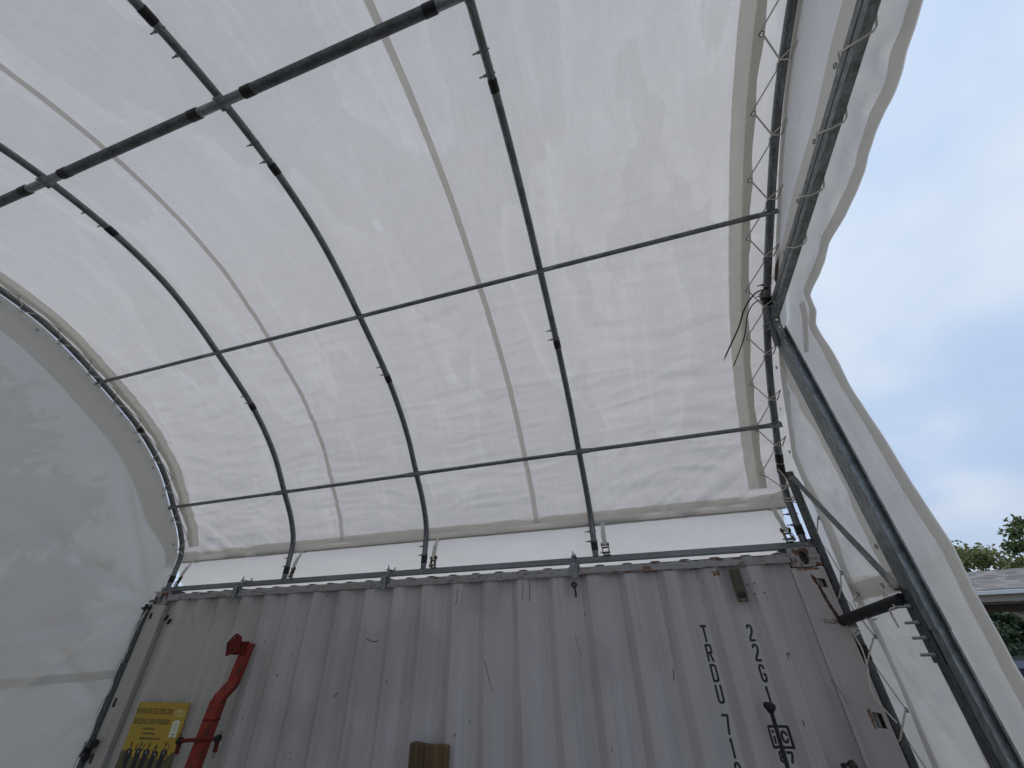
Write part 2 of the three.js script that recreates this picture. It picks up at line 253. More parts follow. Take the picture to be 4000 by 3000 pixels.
const railTex = canvasTex(2048, 64, (g, w, h) => {
  const id = g.createImageData(w, h), d = id.data, px = w / CL;
  for (let j = 0; j < h; j++) for (let i = 0; i < w; i++) { const x = i / px, y = j / px; const n = fbm(x * 9, y * 22, 4, 161); let v = 156 + 20 * (n - 0.5) + 9 * (hash2(i, j, 163) - 0.5); const o = (j * w + i) * 4; const k = sst(0.66, 0.74, fbm(x * 14, y * 26 + 4, 4, 165)); d[o] = mix(v, 98, k * 0.8); d[o + 1] = mix(v * 0.99, 70, k * 0.8); d[o + 2] = mix(v * 0.985, 48, k * 0.8); d[o + 3] = 255; }
  g.putImageData(id, 0, 0);
  const X = x => x / CL * w;
  for (let k = 0; k < 260; k++) { const x = rr(1.9, 4.0), dark = rnd() < 0.5; g.strokeStyle = dark ? `rgba(52,44,40,${rr(0.4, 0.9)})` : `rgba(${130 + rr(0, 40) | 0},${78 + rr(0, 24) | 0},40,${rr(0.45, 0.9)})`; g.lineWidth = rr(1, 2.4); const y = rr(4, 58), a = rr(-3, 3); g.beginPath(); g.moveTo(X(x), y); g.lineTo(X(x) + a, y + rr(4, 16)); g.stroke(); }
  for (let k = 0; k < 150; k++) { const x = rr(0.3, 6); g.fillStyle = `rgba(60,52,46,${rr(0.3, 0.8)})`; g.fillRect(X(x), rr(0, 62), rr(1, 3), rr(1, 4)); }
  g.fillStyle = 'rgba(104,66,42,.85)'; g.fillRect(X(4.45), 50, X(4.98) - X(4.45), 7); g.fillStyle = 'rgba(116,74,46,.8)'; g.fillRect(X(4.91), 24, X(4.97) - X(4.91), 28);
  g.fillStyle = 'rgba(84,50,36,.85)'; for (let k = 0; k < 46; k++) { const x = rr(4.9, 5.85); g.fillRect(X(x), rr(0, 8), rr(3, 16), rr(2, 6)); }
  for (let k = 0; k < 30; k++) { const x = rr(4.4, 5.5); g.fillRect(X(x), rr(54, 62), rr(4, 20), rr(2, 5)); }
});
M.railPaint = std({ map: railTex, roughness: 0.6 });
function corrugated(x0, x1, yTop, yBot, zOut, zIn, xc, dents) {
  const pitch = 0.2785, xs = []; const prof1 = [];
  for (let k = -30; k < 40; k++) { const c = xc + k * pitch; for (const [dx, f] of [[-0.103, 0], [-0.098, 0.06], [-0.044, 0.94], [-0.038, 1], [0.038, 1], [0.044, 0.94], [0.098, 0.06], [0.103, 0]]) prof1.push([c + dx, f]); }
  let p = prof1.filter(q => q[0] > x0 + 0.004 && q[0] < x1 - 0.004); const fAt = x => { for (let k = 1; k < prof1.length; k++) if (prof1[k][0] >= x) { const a = prof1[k - 1], b = prof1[k]; return mix(a[1], b[1], (x - a[0]) / (b[0] - a[0])); } return 0; };
  p = [[x0, fAt(x0)], ...p, [x1, fAt(x1)]];
  const nv = 40, pos = [], uv = [], idx = [], n = p.length;
  for (let j = 0; j <= nv; j++) for (let i = 0; i < n; i++) { const y = mix(yTop, yBot, j / nv), x = p[i][0]; const e = Math.min(1, j / 4) * dents * (fbm(x * 1.7, y * 1.9, 3, 171) - 0.5); pos.push(x, y + H, mix(zOut, zIn, p[i][1]) + e); uv.push(x / CL, 1 + y / 2.6); }
  for (let j = 0; j < nv; j++) for (let i = 0; i < n - 1; i++) { const a = j * n + i, b = a + 1, c = a + n, d = c + 1; idx.push(a, c, b, b, c, d); }
  const g = new THREE.BufferGeometry(); g.setAttribute('position', new THREE.Float32BufferAttribute(pos, 3)); g.setAttribute('uv', new THREE.Float32BufferAttribute(uv, 2)); g.setIndex(idx); g.computeVertexNormals(); return g;
}
function container(label, zf, sgn, front) {                     // zf: z of the face we look at; sgn: +1 face looks to +z
  const c = thing('shipping_container', label, 'container');
  const Zf = z => zf + sgn * z, bz = (x0, x1, y0, y1, za, zb, r) => boxAt(x0, x1, y0, y1, Math.min(Zf(za), Zf(zb)), Math.max(Zf(za), Zf(zb)), r);
  const D = 2.438;
  const w = corrugated(0.16, 5.872, -0.070, -2.45, Zf(-0.012), Zf(-0.056), 3.0, front ? 0.012 : 0.0);
  part('side_wall', w, front ? M.wall : M.paint, c);
  // top rail with its own uv along x
  const rail = bz(0.150, 5.900, -0.088, -0.030, -0.060, 0, 0.006); { const q = rail.attributes.position, u = rail.attributes.uv; for (let k = 0; k < q.count; k++) u.setXY(k, q.getX(k) / CL, (q.getY(k) - H + 0.088) / 0.058); }
  part('top_rail', rail, front ? M.railPaint : M.paint, c);
  part('bottom_rail', bz(0.16, 5.90, -2.59, -2.44, -0.06, 0, 0.006), M.paint, c);
  // corner posts with lashing slots
  for (const side of [0, 1]) {
    const x0 = side ? 5.866 : 0, x1 = side ? CL : 0.192, e0 = side ? CL - 0.066 : 0.022, e1 = side ? CL - 0.022 : 0.066;
    const face = prism([[x0, -2.47], [x1, -2.47], [x1, -0.1235], [x0, -0.1235]], new THREE.Vector3(0, H, Zf(sgn > 0 ? -0.008 : 0)), AX, AY, 0.008,
      [[-0.185, -0.245], [-0.86, -0.935], [-1.24, -1.31], [-1.9, -1.97]].map(([a, b]) => [[e0, a], [e1, a - 0.01], [e1, b], [e0, b + 0.006]]));
    { const q = face.attributes.position, u = face.attributes.uv; for (let k = 0; k < q.count; k++) u.setXY(k, q.getX(k) / CL, 1 + (q.getY(k) - H) / 2.6); }
    const pst = part('corner_post', face, front ? M.wall : M.paint, c);
    part('post_return', bz(side ? x0 : x1 - 0.006, side ? x0 + 0.006 : x1, -2.47, -0.124, -0.05, -0.0085, 0.002), M.paint, pst);
    part('post_side', bz(side ? CL - 0.006 : 0, side ? CL : 0.006, -2.47, -0.124, -0.17, -0.0085, 0.002), M.rustPaint, pst);
    part('lashing_bar', cyl(V(mix(e0, e1, 0.55), -2.4, Zf(-0.034)), V(mix(e0, e1, 0.55), -0.13, Zf(-0.034)), 0.012), M.paint, pst);
    for (const [y0, y1] of [[-0.118, 0], [-2.591, -2.473]]) for (const back of [0, 1]) {
      const za = back ? -D : -0.162, cx0 = side ? CL - 0.178 : 0;
      const cast = part('corner_casting', prism([[cx0 + 0.004, y0], [cx0 + 0.174, y0], [cx0 + 0.178, y0 + 0.004], [cx0 + 0.178, y1 - 0.004], [cx0 + 0.174, y1], [cx0 + 0.004, y1], [cx0, y1 - 0.004], [cx0, y0 + 0.004]], new THREE.Vector3(0, H, sgn > 0 ? Zf(back ? -D : -0.028) : Zf(back ? -D + 0.028 : 0)), AX, AY, 0.028, back ? [] : [oval(cx0 + 0.089, (y0 + y1) / 2 + (front ? -0.004 : 0), 0.028, 0.042, 20)]), M.rustPaint, c);
      part('casting_core', bz(cx0 + 0.004, cx0 + 0.174, y0 + 0.003, y1 - 0.003, back ? -D + 0.03 : -0.162, back ? -D + 0.162 : -0.075, 0.003), M.rustPaint, cast);
      if (!back) { part('casting_lid', bz(cx0, cx0 + 0.178, y1 - 0.014, y1 - 0.0005, -0.162, -0.0285, 0.003), M.rustPaint, cast); part('casting_cheek', bz(side ? CL - 0.0125 : 0.0005, side ? CL - 0.0005 : 0.0125, y0 + 0.002, y1 - 0.0145, -0.074, -0.0285, 0.002), M.rustPaint, cast); }
    }
  }
  // roof sheet with pressed ribs across
  const rp = []; for (let x = 0.19; x < 5.85; x += 0.205) rp.push([x, -0.034], [x + 0.052, -0.034], [x + 0.072, -0.021], [x + 0.084, -0.0185], [x + 0.118, -0.0185], [x + 0.132, -0.021], [x + 0.152, -0.034]);
  rp.push([5.87, -0.034]); const bot = rp.slice().reverse().map(q => [q[0], q[1] - 0.004]);
  part('roof', prism([...rp, ...bot], new THREE.Vector3(0, H, sgn > 0 ? Zf(-D + 0.02) : Zf(-0.018)), AX, AY, D - 0.04), M.paint, c);
  part('back_wall', bz(0.02, 6.04, -2.45, -0.06, -D, -D + 0.03, 0.004), M.paint, c);
  part('end_wall', bz(0.02, 0.05, -2.45, -0.06, -D + 0.032, -0.172, 0.004), M.paint, c);
  part('end_wall', bz(CL - 0.05, CL - 0.02, -2.45, -0.06, -D + 0.032, -0.172, 0.004), M.paint, c);
  part('floor', bz(0.06, CL - 0.06, -2.50, -2.46, -D + 0.04, -0.07, 0.004), M.rustPaint, c);
  return c;
}
const box1 = container('grey corrugated steel shipping container with black stencilled letters', 0, 1, true);
{ // vent cover and small fixtures on the wall
  const ventMat = std({ color: 0x57513a, roughness: 0.45 });
  const v = part('vent_cover', boxAt(5.482, 5.550, -0.306, -0.106, -0.012, 0.016, 0.008), ventMat, box1); v.userData.label = 'olive brown plastic vent cover';
  part('vent_panel', boxAt(5.490, 5.542, -0.246, -0.126, 0.0155, 0.021, 0.002), std({ color: 0x4a4634, roughness: 0.5 }), v);
  part('vent_mouth', boxAt(5.491, 5.541, -0.282, -0.250, 0.0155, 0.019, 0.002), M.black, v);
  part('rivet', cyl(V(5.516, -0.295, 0.012), V(5.516, -0.295, 0.020), 0.006), M.zinc, v);
  for (const dx of [0.500, 0.532]) part('rivet', cyl(V(4.999 + dx, -0.117, 0.012), V(4.999 + dx, -0.117, 0.018), 0.005), M.darkSteel, v);
  for (const [x, y, a] of [[0.286, -0.238, 0.35], [0.338, -0.272, 0.35]]) { const d = new THREE.Vector3(Math.sin(a) * 0.024, Math.cos(a) * 0.024, 0), p = V(x, y, 0.006); part('rubber_bumper', tube([p.clone().sub(d), p.clone().addScaledVector(d, -0.6), p.clone().addScaledVector(d, 0.6), p.clone().add(d)], t => t < 0.1 || t > 0.9 ? [0.008, 0.007] : [0.014, 0.012], 10), M.black, box1); }
  part('casting_tag', boxAt(CL - 0.062, CL + 0.004, -0.068, -0.044, 0.001, 0.008, 0.002), M.paint, box1);
}
settle(box1);
settle(container('grey shipping container carrying the far side of the shelter', 2 * ZR, -1, false));

// ------------------------------------------------------------------ base rail on the container
const railThing = thing('base_rail', 'long galvanised square rail lying along the container top edge', 'rail');
part('square_tube', boxAt(-0.05, 6.10, 0.004, 0.050, -0.110, -0.062, 0.007), M.galvPost, railThing);
for (let i = 0; i < 5; i++) {
  const sk = part('arch_socket', tube(line(V(archX[i], 0.050, -0.083), V(archX[i], 0.10, -0.083), 3), 0.0205, 14), M.galv, railThing);
  part('bolt_head', cyl(V(archX[i] + 0.006, 0.026, -0.062), V(archX[i] + 0.006, 0.026, -0.053), 0.011, 10), M.bolt, railThing);
}
part('end_plate', boxAt(5.86, 6.115, -0.001, 0.0035, -0.16, -0.01, 0.0015), M.galv, railThing); part('end_plate', boxAt(-0.06, 0.20, -0.001, 0.0035, -0.16, -0.01, 0.0015), M.galv, railThing);
part('end_bracket', boxAt(6.045, 6.115, 0.004, 0.060, -0.058, -0.052, 0.002), M.galv, railThing);
part('rail_joint', boxAt(4.30, 4.305, 0.003, 0.051, -0.111, -0.061, 0.002), M.galvOld, railThing); part('rail_joint', boxAt(3.62, 3.624, 0.003, 0.051, -0.111, -0.061, 0.002), M.galvOld, railThing);
settle(railThing);

// ------------------------------------------------------------------ arches
const sJ = sAtY(1.485), sRA = sAtY(2.186), sFoot = 0.075;
const archLabels = ['leftmost curved roof tube, laced to the closed white end wall', 'second curved roof tube from the closed white end wall', 'middle curved roof tube of the five', 'fourth curved roof tube, one bay in from the open end', 'rightmost curved roof tube at the open end with cable ties'];
function bolts(i, sList, parent) { for (const s of sList) { const p = A(i, s, 0, 0); part('bolt', cyl(p.clone().add(new THREE.Vector3(-0.066, 0.0, 0)), p.clone().add(new THREE.Vector3(0.030, 0, 0)), 0.0042, 6), M.bolt, parent); part('nut', cyl(p.clone().add(new THREE.Vector3(-0.040, 0, 0)), p.clone().add(new THREE.Vector3(-0.0235, 0, 0)), 0.0082, 6), M.bolt, parent); } }
for (let i = 0; i < 5; i++) {
  const a = thing('roof_arch', archLabels[i], 'arch', 'roof arches'); a.userData.label = archLabels[i];
  const seg = (s0, s1, r, n, name, m = M.galv) => part(name, tube(Array.from({ length: n }, (_, k) => A(i, mix(s0, s1, k / (n - 1)), 0, 0)), r, 14), m, a);
  seg(0.0, sJ, 0.0238, 46, 'lower_tube', M.galvBright); seg(sJ + 0.002, sRA, 0.0245, 40, 'upper_tube'); seg(sRA + 0.002, PL - sRA - 0.002, 0.0238, 30, 'ridge_tube');
  seg(PL - sRA, PL - sJ - 0.002, 0.0245, 40, 'upper_tube'); seg(PL - sJ, PL, 0.0238, 46, 'lower_tube', M.galvBright);
  const tape = s => seg(s - 0.032, s + 0.032, 0.0272, 6, 'tape_band', M.tape);
  for (const s of [sFoot, sJ, sRA]) { tape(s); tape(PL - s); }
  bolts(i, [sFoot + 0.04, sFoot + 0.115, sJ + 0.045, sJ + 0.12, sRA + 0.055, sRA + 0.16], a); bolts(i, [PL - sRA - 0.055, PL - sRA - 0.16], a);
  if (i === 4) { tape(sAtY(0.62)); tape(sAtY(0.555)); }
  settle(a);
}

// ------------------------------------------------------------------ ridge pole and purlins
{
  const r = thing('ridge_pole', 'thick dark ridge pole running along the roof crest', 'pole');
  const y = 2.190, z = ZR, W = 0.20;
  const xs = archX.map((_, i) => aX(i, 2.2)); const fit = 0.028;
  for (let i = 0; i < 5; i++) {
    const x = xs[i];
    part('cross_fitting', tube(line(V(x - (i ? W : 0.03), y, z), V(x + (i < 4 ? W : 0.03), y, z), 9), 0.0240, 16), M.galvPost, r);
    if (i < 4) {
      const x1 = xs[i + 1]; part('ridge_tube', tube(line(V(x + W - 0.01, y, z), V(x1 - W + 0.01, y, z), 9), 0.0275, 18), M.galvOld, r);
      for (const q of [x + W - 0.002, x1 - W + 0.002]) part('tape_band', tube(line(V(q - 0.034, y, z), V(q + 0.034, y, z), 3), 0.0295, 18), M.tape, r);
    }
    for (const dx of [-0.13, 0.13]) if (x + dx > 0 && x + dx < 6.1) part('bolt', cyl(V(x + dx, y - 0.036, z), V(x + dx, y + 0.03, z), 0.006, 6), M.bolt, r);
    part('weld_collar', tube([V(x, y, z - 0.034), V(x, y, z + 0.034)], 0.0242, 14), M.galvPost, r);
  }
  settle(r);
  const purl = (name, label, yy, side) => {
    const p = thing(name, label, 'purlin', 'roof purlins'); const s0 = sAtY(yy), s = side ? PL - s0 : s0, n = 21;
    for (let i = 0; i < 4; i++) {
      const a = A(i, s, i === 0 ? -0.03 : 0.0, -0.031), b = A(i + 1, s, i === 3 ? 0.03 : 0.0, -0.034);
      const [t0] = [0]; const tb = line(a, b, 41);
      const g = tube(tb, t => { const d = Math.min(t, 1 - t) * 1.5, k = sst(0.03, 0.13, d); return [mix(0.0245, 0.0165, k), mix(0.006, 0.0165, k)]; }, 14);
      // turn the flattened ends to face the arch: rotate section about x
      part('purlin_tube', g, M.galv, p);
    }
    for (let i = 0; i < 5; i++) { part('bolt_head', cyl(A(i, s, 0, -0.045), A(i, s, 0, -0.037), 0.0125, 6), M.bolt, p); }
    return settle(p);
  };
  purl('purlin', 'upper horizontal purlin halfway up the roof', 1.79, 0); purl('purlin', 'lower horizontal purlin above the tan hem pocket', 0.832, 0);
}

// ------------------------------------------------------------------ fabric cover
const sHem = sAtY(0.345), sG0 = sAtY(0.53), GP = 0.352;        // grommet rows of the lacing flaps
const sC1 = sAtY(2.135), sC2 = sAtY(1.30), sC3 = sAtY(1.0);
const X0 = -0.075, X1 = 6.165;
function wrinkle(x, s) {
  const ss = Math.min(s, PL - s), b = (x - 0.02) / 1.512, fr = b - Math.floor(b), bay = Math.pow(Math.max(0, Math.sin(Math.PI * fr)), 0.7);
  let h = -0.014 * bay;                                         // the sheet sags a little between arches
  const low = 1 - sst(2.2, 3.3, ss);
  const wob = 0.35 * fbm(x * 0.9 + 5, ss * 0.8, 3, 201);
  const stiff = Math.min(1, 0.25 + Math.min(Math.abs(x - 2.1), Math.abs(x - 4.1)) / 0.10); h += stiff * 0.040 * bay * (0.25 + 0.75 * low) * (fbm(x * 1.8, (ss + wob) * 10.5, 4, 203) - 0.5);
  h += stiff * 0.010 * (0.3 + 0.7 * low) * (fbm(x * 4.2, (ss + wob) * 24, 3, 219) - 0.5);
  h += stiff * 0.020 * bay * low * (1 - Math.abs(2 * vn(x * 2.2 + 9, (ss + wob * 0.6) * 15, 205) - 1));
  h += 0.006 * (fbm(x * 4, s * 5, 3, 207) - 0.5) + 0.0012 * (fbm(x * 14, s * 17, 2, 209) - 0.5);
  for (const [sc, a, k] of [[sC1, 0.014, 1], [sC2, 0.016, 2], [sC3 - 0.35, 0.008, 3]]) { const d = ss - sc - 0.03 * (fbm(x * 1.3, k, 2, 211) - 0.5), g = sst(0.33, 0.5, vn(x * 1.1 + k * 7, k, 213)); h += a * g * Math.exp(-Math.abs(d) / 0.012); }
  // pulls running diagonally into the corners of the hem
  for (const [cx, dir] of [[0.2, 1], [5.85, -1]]) { const dx = (x - cx) * dir, d = ss - sHem; if (dx > -0.1 && dx < 1.7) { const f = Math.exp(-d / 0.55) * sst(-0.1, 0.15, dx) * (1 - sst(0.8, 1.7, dx)); h += 0.075 * f * (fbm((dx + d * 1.5) * 7.5, (dx - d) * 0.9, 3, 215) - 0.5); } }
  for (const sx of [2.1, 4.1]) { const dx = Math.abs(x - sx); if (dx < 0.45) h += 0.030 * stiff * (1 - dx / 0.45) * low * (fbm(dx * 2.5, ss * 21, 3, 217) - 0.5); }
  return h;
}
const COFF = 0.030;
const cov = (x, s, d = 0) => { const [y, z] = prof(s, COFF + wrinkle(x, s) * sst(0, 0.10, Math.min(s, PL - s) - sHem + 0.06) + d); return V(x + archLean[4] * Math.max(0, y) * sst(4.6, 6, x), y, z); };
const cover = thing('fabric_cover', 'white woven fabric roof cover stretched over the arches', 'cover');
{
  const s0 = sHem, s1 = PL / 2 + 1.0;
  const fine = gridGeo(330, 300, (u, v) => cov(mix(X0, X1, u), mix(s0, s1, v)), (u, v) => [mix(X0, X1, u), mix(s0, s1, v)]);
  const rest = gridGeo(80, 60, (u, v) => cov(mix(X0, X1, u), mix(s1, PL - s0, v)), (u, v) => [mix(X0, X1, u), mix(s1, PL - s0, v)]);
  part('canopy_sheet', mergeGeometries([fine, rest]), M.cover, cover);
  const strip = (x0, x1, d, mat, name, sa = s0 + 0.0, sb = PL - s0, n = 420) => part(name, gridGeo(3, n, (u, v) => cov(mix(x0, x1, u), mix(sa, sb, v), d), (u, v) => [mix(x0, x1, u), mix(sa, sb, v)]), mat, cover);
  strip(2.081, 2.125, -0.0045, M.hem, 'seam_strip'); strip(4.078, 4.122, -0.0045, M.hem, 'seam_strip');
  // lacing flaps: sewn along one line, free edge with eyelets pulled towards the end arch
  const hole = (() => { const w = 128, h = 512, t = dataTex(w, h, (i, j) => { const x = i / w * 0.125, y = (j / h - 0.5) * GP; const r = Math.hypot(x - 0.107, y); const v = r < 0.0085 ? 0 : 255; return [v, v, v]; }, false, [1, 1]); t.wrapS = THREE.ClampToEdgeWrapping; return t; })();
  const flapMat = M.hem.clone(); flapMat.alphaMap = hole; flapMat.alphaTest = 0.5; flapMat.map = null; flapMat.bumpMap = null; flapMat.color.set(0xe9e6df);
  for (const side of [1, 0]) {
    const xs = side ? 5.795 : 0.232, dir = side ? 1 : -1, sa = sG0 - 0.105, sb = PL - sa, F = (w, s, dd = 0) => cov(xs + dir * w, s, -0.006 - 0.030 * sst(0.03, 0.12, w) - dd + 0.004 * Math.sin((s - sG0) / GP * 6.283) * sst(0.06, 0.12, w));
    const wid = s => 0.122 - 0.010 * (0.5 - 0.5 * Math.cos((s - sG0) / GP * 6.283)) + 0.004 * (vn(s * 3, 1, 231) - 0.5);
    const n = 480, fl = part('lacing_flap', gridGeo(8, n, (u, v) => { const s = mix(sa, sb, v); return F(u * wid(s), s); }, (u, v) => { const s = mix(sa, sb, v); return [u * wid(s) / 0.125, (s - sG0) / GP + 0.5]; }), flapMat, cover);
    part('flap_hem', gridGeo(4, n, (u, v) => { const s = mix(sa, sb, v); return F(mix(0.072, wid(s) - 0.002, u), s, 0.003); }, (u, v) => { const s = mix(sa, sb, v); return [mix(0.072, wid(s) - 0.002, u) / 0.125, (s - sG0) / GP + 0.5]; }), flapMat, fl);
    cover.userData['row' + side] = [];
    for (let k = 0; sG0 + k * GP < sb - 0.05; k++) {
      const s = sG0 + k * GP, c = F(0.107, s, 0.005), d = F(0.107, s, -0.010).sub(F(0.107, s, 0.010)).normalize(); cover.userData['row' + side].push([s, c.toArray()]);
      if (k > 17) continue;
      const t = new THREE.TorusGeometry(0.0102, 0.0028, 6, 16); t.applyQuaternion(new THREE.Quaternion().setFromUnitVectors(AZ, d)); t.translate(c.x, c.y, c.z); part('grommet', t, M.zinc, fl);
    }
  }
  // pipe pocket along the lower edge: a folded sleeve round a pipe
  const sec = []; { const [yt, zt] = [0.402, -0.107]; sec.push([yt, zt + 0.004]); for (let k = 1; k < 8; k++) sec.push([mix(yt, 0.318, k / 8), mix(zt + 0.004, -0.098, Math.sin(k / 8 * 1.57))]); for (let k = 0; k <= 12; k++) { const a = k / 12 * Math.PI; sec.push([0.312 - 0.024 * Math.sin(a), -0.122 + 0.024 * Math.cos(a)]); } for (let k = 1; k < 5; k++) sec.push([mix(0.318, 0.41, k / 4), mix(-0.146, -0.150, k / 4)]); }
  const pk = part('pipe_pocket', gridGeo(220, sec.length - 1, (u, v) => { const q = sec[Math.round(v * (sec.length - 1))], x = mix(-0.02, 6.03, u); const w = 0.004 * (fbm(x * 22 + v * 5, v * 7, 3, 241) - 0.5) * sst(0, 0.2, v) + 0.005 * (fbm(x * 0.9, 2, 2, 243) - 0.5); return V(x, q[0] + w, q[1] + w * 0.5); }, (u, v) => [u * 6, v * 0.3]), M.pocket, cover);
  part('pocket_pipe', tube(line(V(0.03, 0.312, -0.122), V(6.02, 0.312, -0.122), 5), 0.0165, 12), M.galv, pk);
  // outer skirt falling outside the rail on to the container roof
  part('skirt', gridGeo(160, 22, (u, v) => { const x = mix(-0.07, 6.005 - 0.03 * v, u), k = v; const y = mix(0.318, -0.028, Math.pow(k, 0.85)), z = mix(-0.149, -0.42, Math.pow(k, 1.5)); const w = 0.035 * sst(0, 0.4, k) * (fbm(x * 1.8 + k * 1.2, k * 1.2 - x * 0.4, 3, 251) - 0.5) + 0.016 * Math.exp(-Math.abs((x - 0.35) * 0.34 + k * 0.5 - 0.32) / 0.05) * (x < 1.8 ? 1 : 0); return V(x, Math.max(y + w * 0.3, -0.0175), z + w); }, (u, v) => [u * 6, v * 0.5]), M.sheet, cover);
}
const rowR = cover.userData.row1.map(q => [q[0], new THREE.Vector3(...q[1])]), rowL = cover.userData.row0.map(q => [q[0], new THREE.Vector3(...q[1])]);
delete cover.userData.row0; delete cover.userData.row1;
settle(cover);

// ------------------------------------------------------------------ ratchets and clamps on the rail
function ratchet(label, x, tilt, xt, turn) {
  const g = thing('ratchet_strap', label, 'ratchet', 'ratchets along the rail');
  const y0 = 0.052, z0 = -0.058;
  const R = new THREE.Matrix4().makeTranslation(x, y0 + H, z0).multiply(new THREE.Matrix4().makeRotationZ(tilt)).multiply(new THREE.Matrix4().makeRotationY(turn));
  const loc = geo => { geo.applyMatrix4(R); return geo; }, bx = (x0, x1, ya, yb, za, zb, r = 0.0015) => { const q = new RoundedBoxGeometry(x1 - x0, yb - ya, zb - za, 1, r); q.translate((x0 + x1) / 2, (ya + yb) / 2, (za + zb) / 2); return loc(q); };
  const P = (a, b, c) => new THREE.Vector3(a, b, c), tb = (pts, r, s = 8) => loc(tube(pts, r, s));
  for (const sx of [-1, 1]) {
    part('side_plate', loc(prism([[0, 0], [0.014, -0.004], [0.020, 0.03], [0.018, 0.075], [0.010, 0.086], [0, 0.082], [-0.004, 0.04]], P(sx * 0.0215 - 0.001, 0.012, -0.004), AZ, AY, 0.0025).translate(0, 0, 0)), M.zincY, g);
    part('handle_arm', tb([P(sx * 0.025, 0.066, 0.008), P(sx * 0.0255, 0.04, 0.022), P(sx * 0.026, 0.008, 0.026)], 0.003, 6), M.zincY, g);
    part('gear', tb([P(sx * 0.0265, 0.076, 0.006), P(sx * 0.031, 0.076, 0.006)], 0.0155, 12), M.zincY, g);
  }
  part('spool', tb([P(-0.030, 0.076, 0.006), P(0.030, 0.076, 0.006)], 0.008), M.zincY, g);
  part('wound_webbing', tb([P(-0.0165, 0.076, 0.006), P(0.0165, 0.076, 0.006)], 0.0125, 14), M.webbing, g);
  part('handle_bar', tb([P(-0.028, 0.008, 0.026), P(0.028, 0.008, 0.026)], 0.0048), M.zincY, g);
  part('pawl_plate', bx(-0.021, 0.021, 0.046, 0.058, 0.010, 0.014), M.zincY, g);
  part('anchor_bolt', tb([P(-0.046, 0.020, 0.006), P(0.028, 0.020, 0.006)], 0.0045), M.bolt, g);
  part('foot_bracket', bx(-0.027, 0.027, -0.003, 0.001, -0.012, 0.022), M.galv, g); for (const sx of [-1, 1]) part('foot_cheek', bx(sx * 0.0255 - 0.0016, sx * 0.0255 + 0.0016, 0.0, 0.034, -0.006, 0.014, 0.0008), M.galv, g);
  const a = new THREE.Vector3(0, 0.088, 0.006).applyMatrix4(R), b = V(xt, 0.300, -0.093), w = 0.0155;
  const ribbon = (p, q, ww) => gridGeo(2, 10, (u, v) => { const c = p.clone().lerp(q, v); c.x += (u - 0.5) * 2 * ww; c.z += 0.006 * Math.sin(v * 3.14) ; return c; });
  part('webbing', mergeGeometries([ribbon(a, b, w), gridGeo(2, 10, (u, v) => { const t = v * Math.PI * 1.1; return V(xt + (u - 0.5) * 2 * w, 0.312 - 0.029 * Math.sin(t * 0.9 + 0.42), -0.122 + 0.029 * Math.cos(t * 0.9 + 0.42)); })]), M.webbing, g);
  part('webbing_tail', ribbon(a.clone().add(new THREE.Vector3(-0.001, -0.004, 0.009)), a.clone().lerp(b, 0.62).add(new THREE.Vector3(-0.006, 0, 0.012)), w * 1.05), M.webbing, g);
  return settle(g);
}
ratchet('ratchet strap at the left corner of the rail, tipped over', 0.158, -0.30, 0.215, -0.7);
ratchet('ratchet strap beside the second roof tube from the left', 1.640, -0.10, 1.668, -0.6);
ratchet('ratchet strap beside the middle roof tube', 3.158, -0.03, 3.163, -0.3);
ratchet('ratchet strap beside the fourth roof tube', 4.662, 0.04, 4.660, 0);
ratchet('ratchet strap at the right corner above the rusty casting', 5.945, 0.10, 5.925, 0.15);
function clamp(label, x) {
  const g = thing('beam_clamp', label, 'clamp', 'clamps holding the rail');
  // block: open C section hooked over the rail of the container
  part('clamp_body', prism([[0.004, -0.104], [0.012, -0.104], [0.012, -0.002], [0.004, 0.004], [-0.050, 0.004], [-0.050, -0.0025], [0.004, -0.0025]], V(x + 0.028, 0, 0.010), AZ.clone(), AY, 0.056), M.zinc, g);
  for (const dx of [-0.028, 0.024]) part('clamp_cheek', boxAt(x + dx, x + dx + 0.004, -0.103, -0.001, 0.0035, 0.0215, 0.001), M.zinc, g);
  part('pressure_bolt', cyl(V(x, -0.115, 0.012), V(x, -0.088, 0.012), 0.006), M.bolt, g);
  part('stud', cyl(V(x, 0.004, -0.034), V(x, 0.092, -0.034), 0.0052), M.bolt, g); part('stud', cyl(V(x + 0.001, 0.004, -0.135), V(x + 0.001, 0.088, -0.135), 0.0052), M.bolt, g);
  part('top_plate', boxAt(x - 0.021, x + 0.021, 0.053, 0.059, -0.150, -0.022, 0.002), M.zinc, g); part('nut', cyl(V(x, 0.059, -0.034), V(x, 0.069, -0.034), 0.010, 6), M.bolt, g); part('nut', cyl(V(x, 0.059, -0.135), V(x, 0.069, -0.135), 0.010, 6), M.bolt, g);
  part('lower_plate', boxAt(x + 0.030, x + 0.046, -0.050, -0.008, -0.02, 0.012, 0.003), M.galv, g);
  return settle(g);
}
clamp('zinc beam clamp nearest the closed end wall', 1.070); clamp('zinc beam clamp left of the middle roof tube', 2.725); clamp('zinc beam clamp with a knotted rope end hanging below', 4.400);
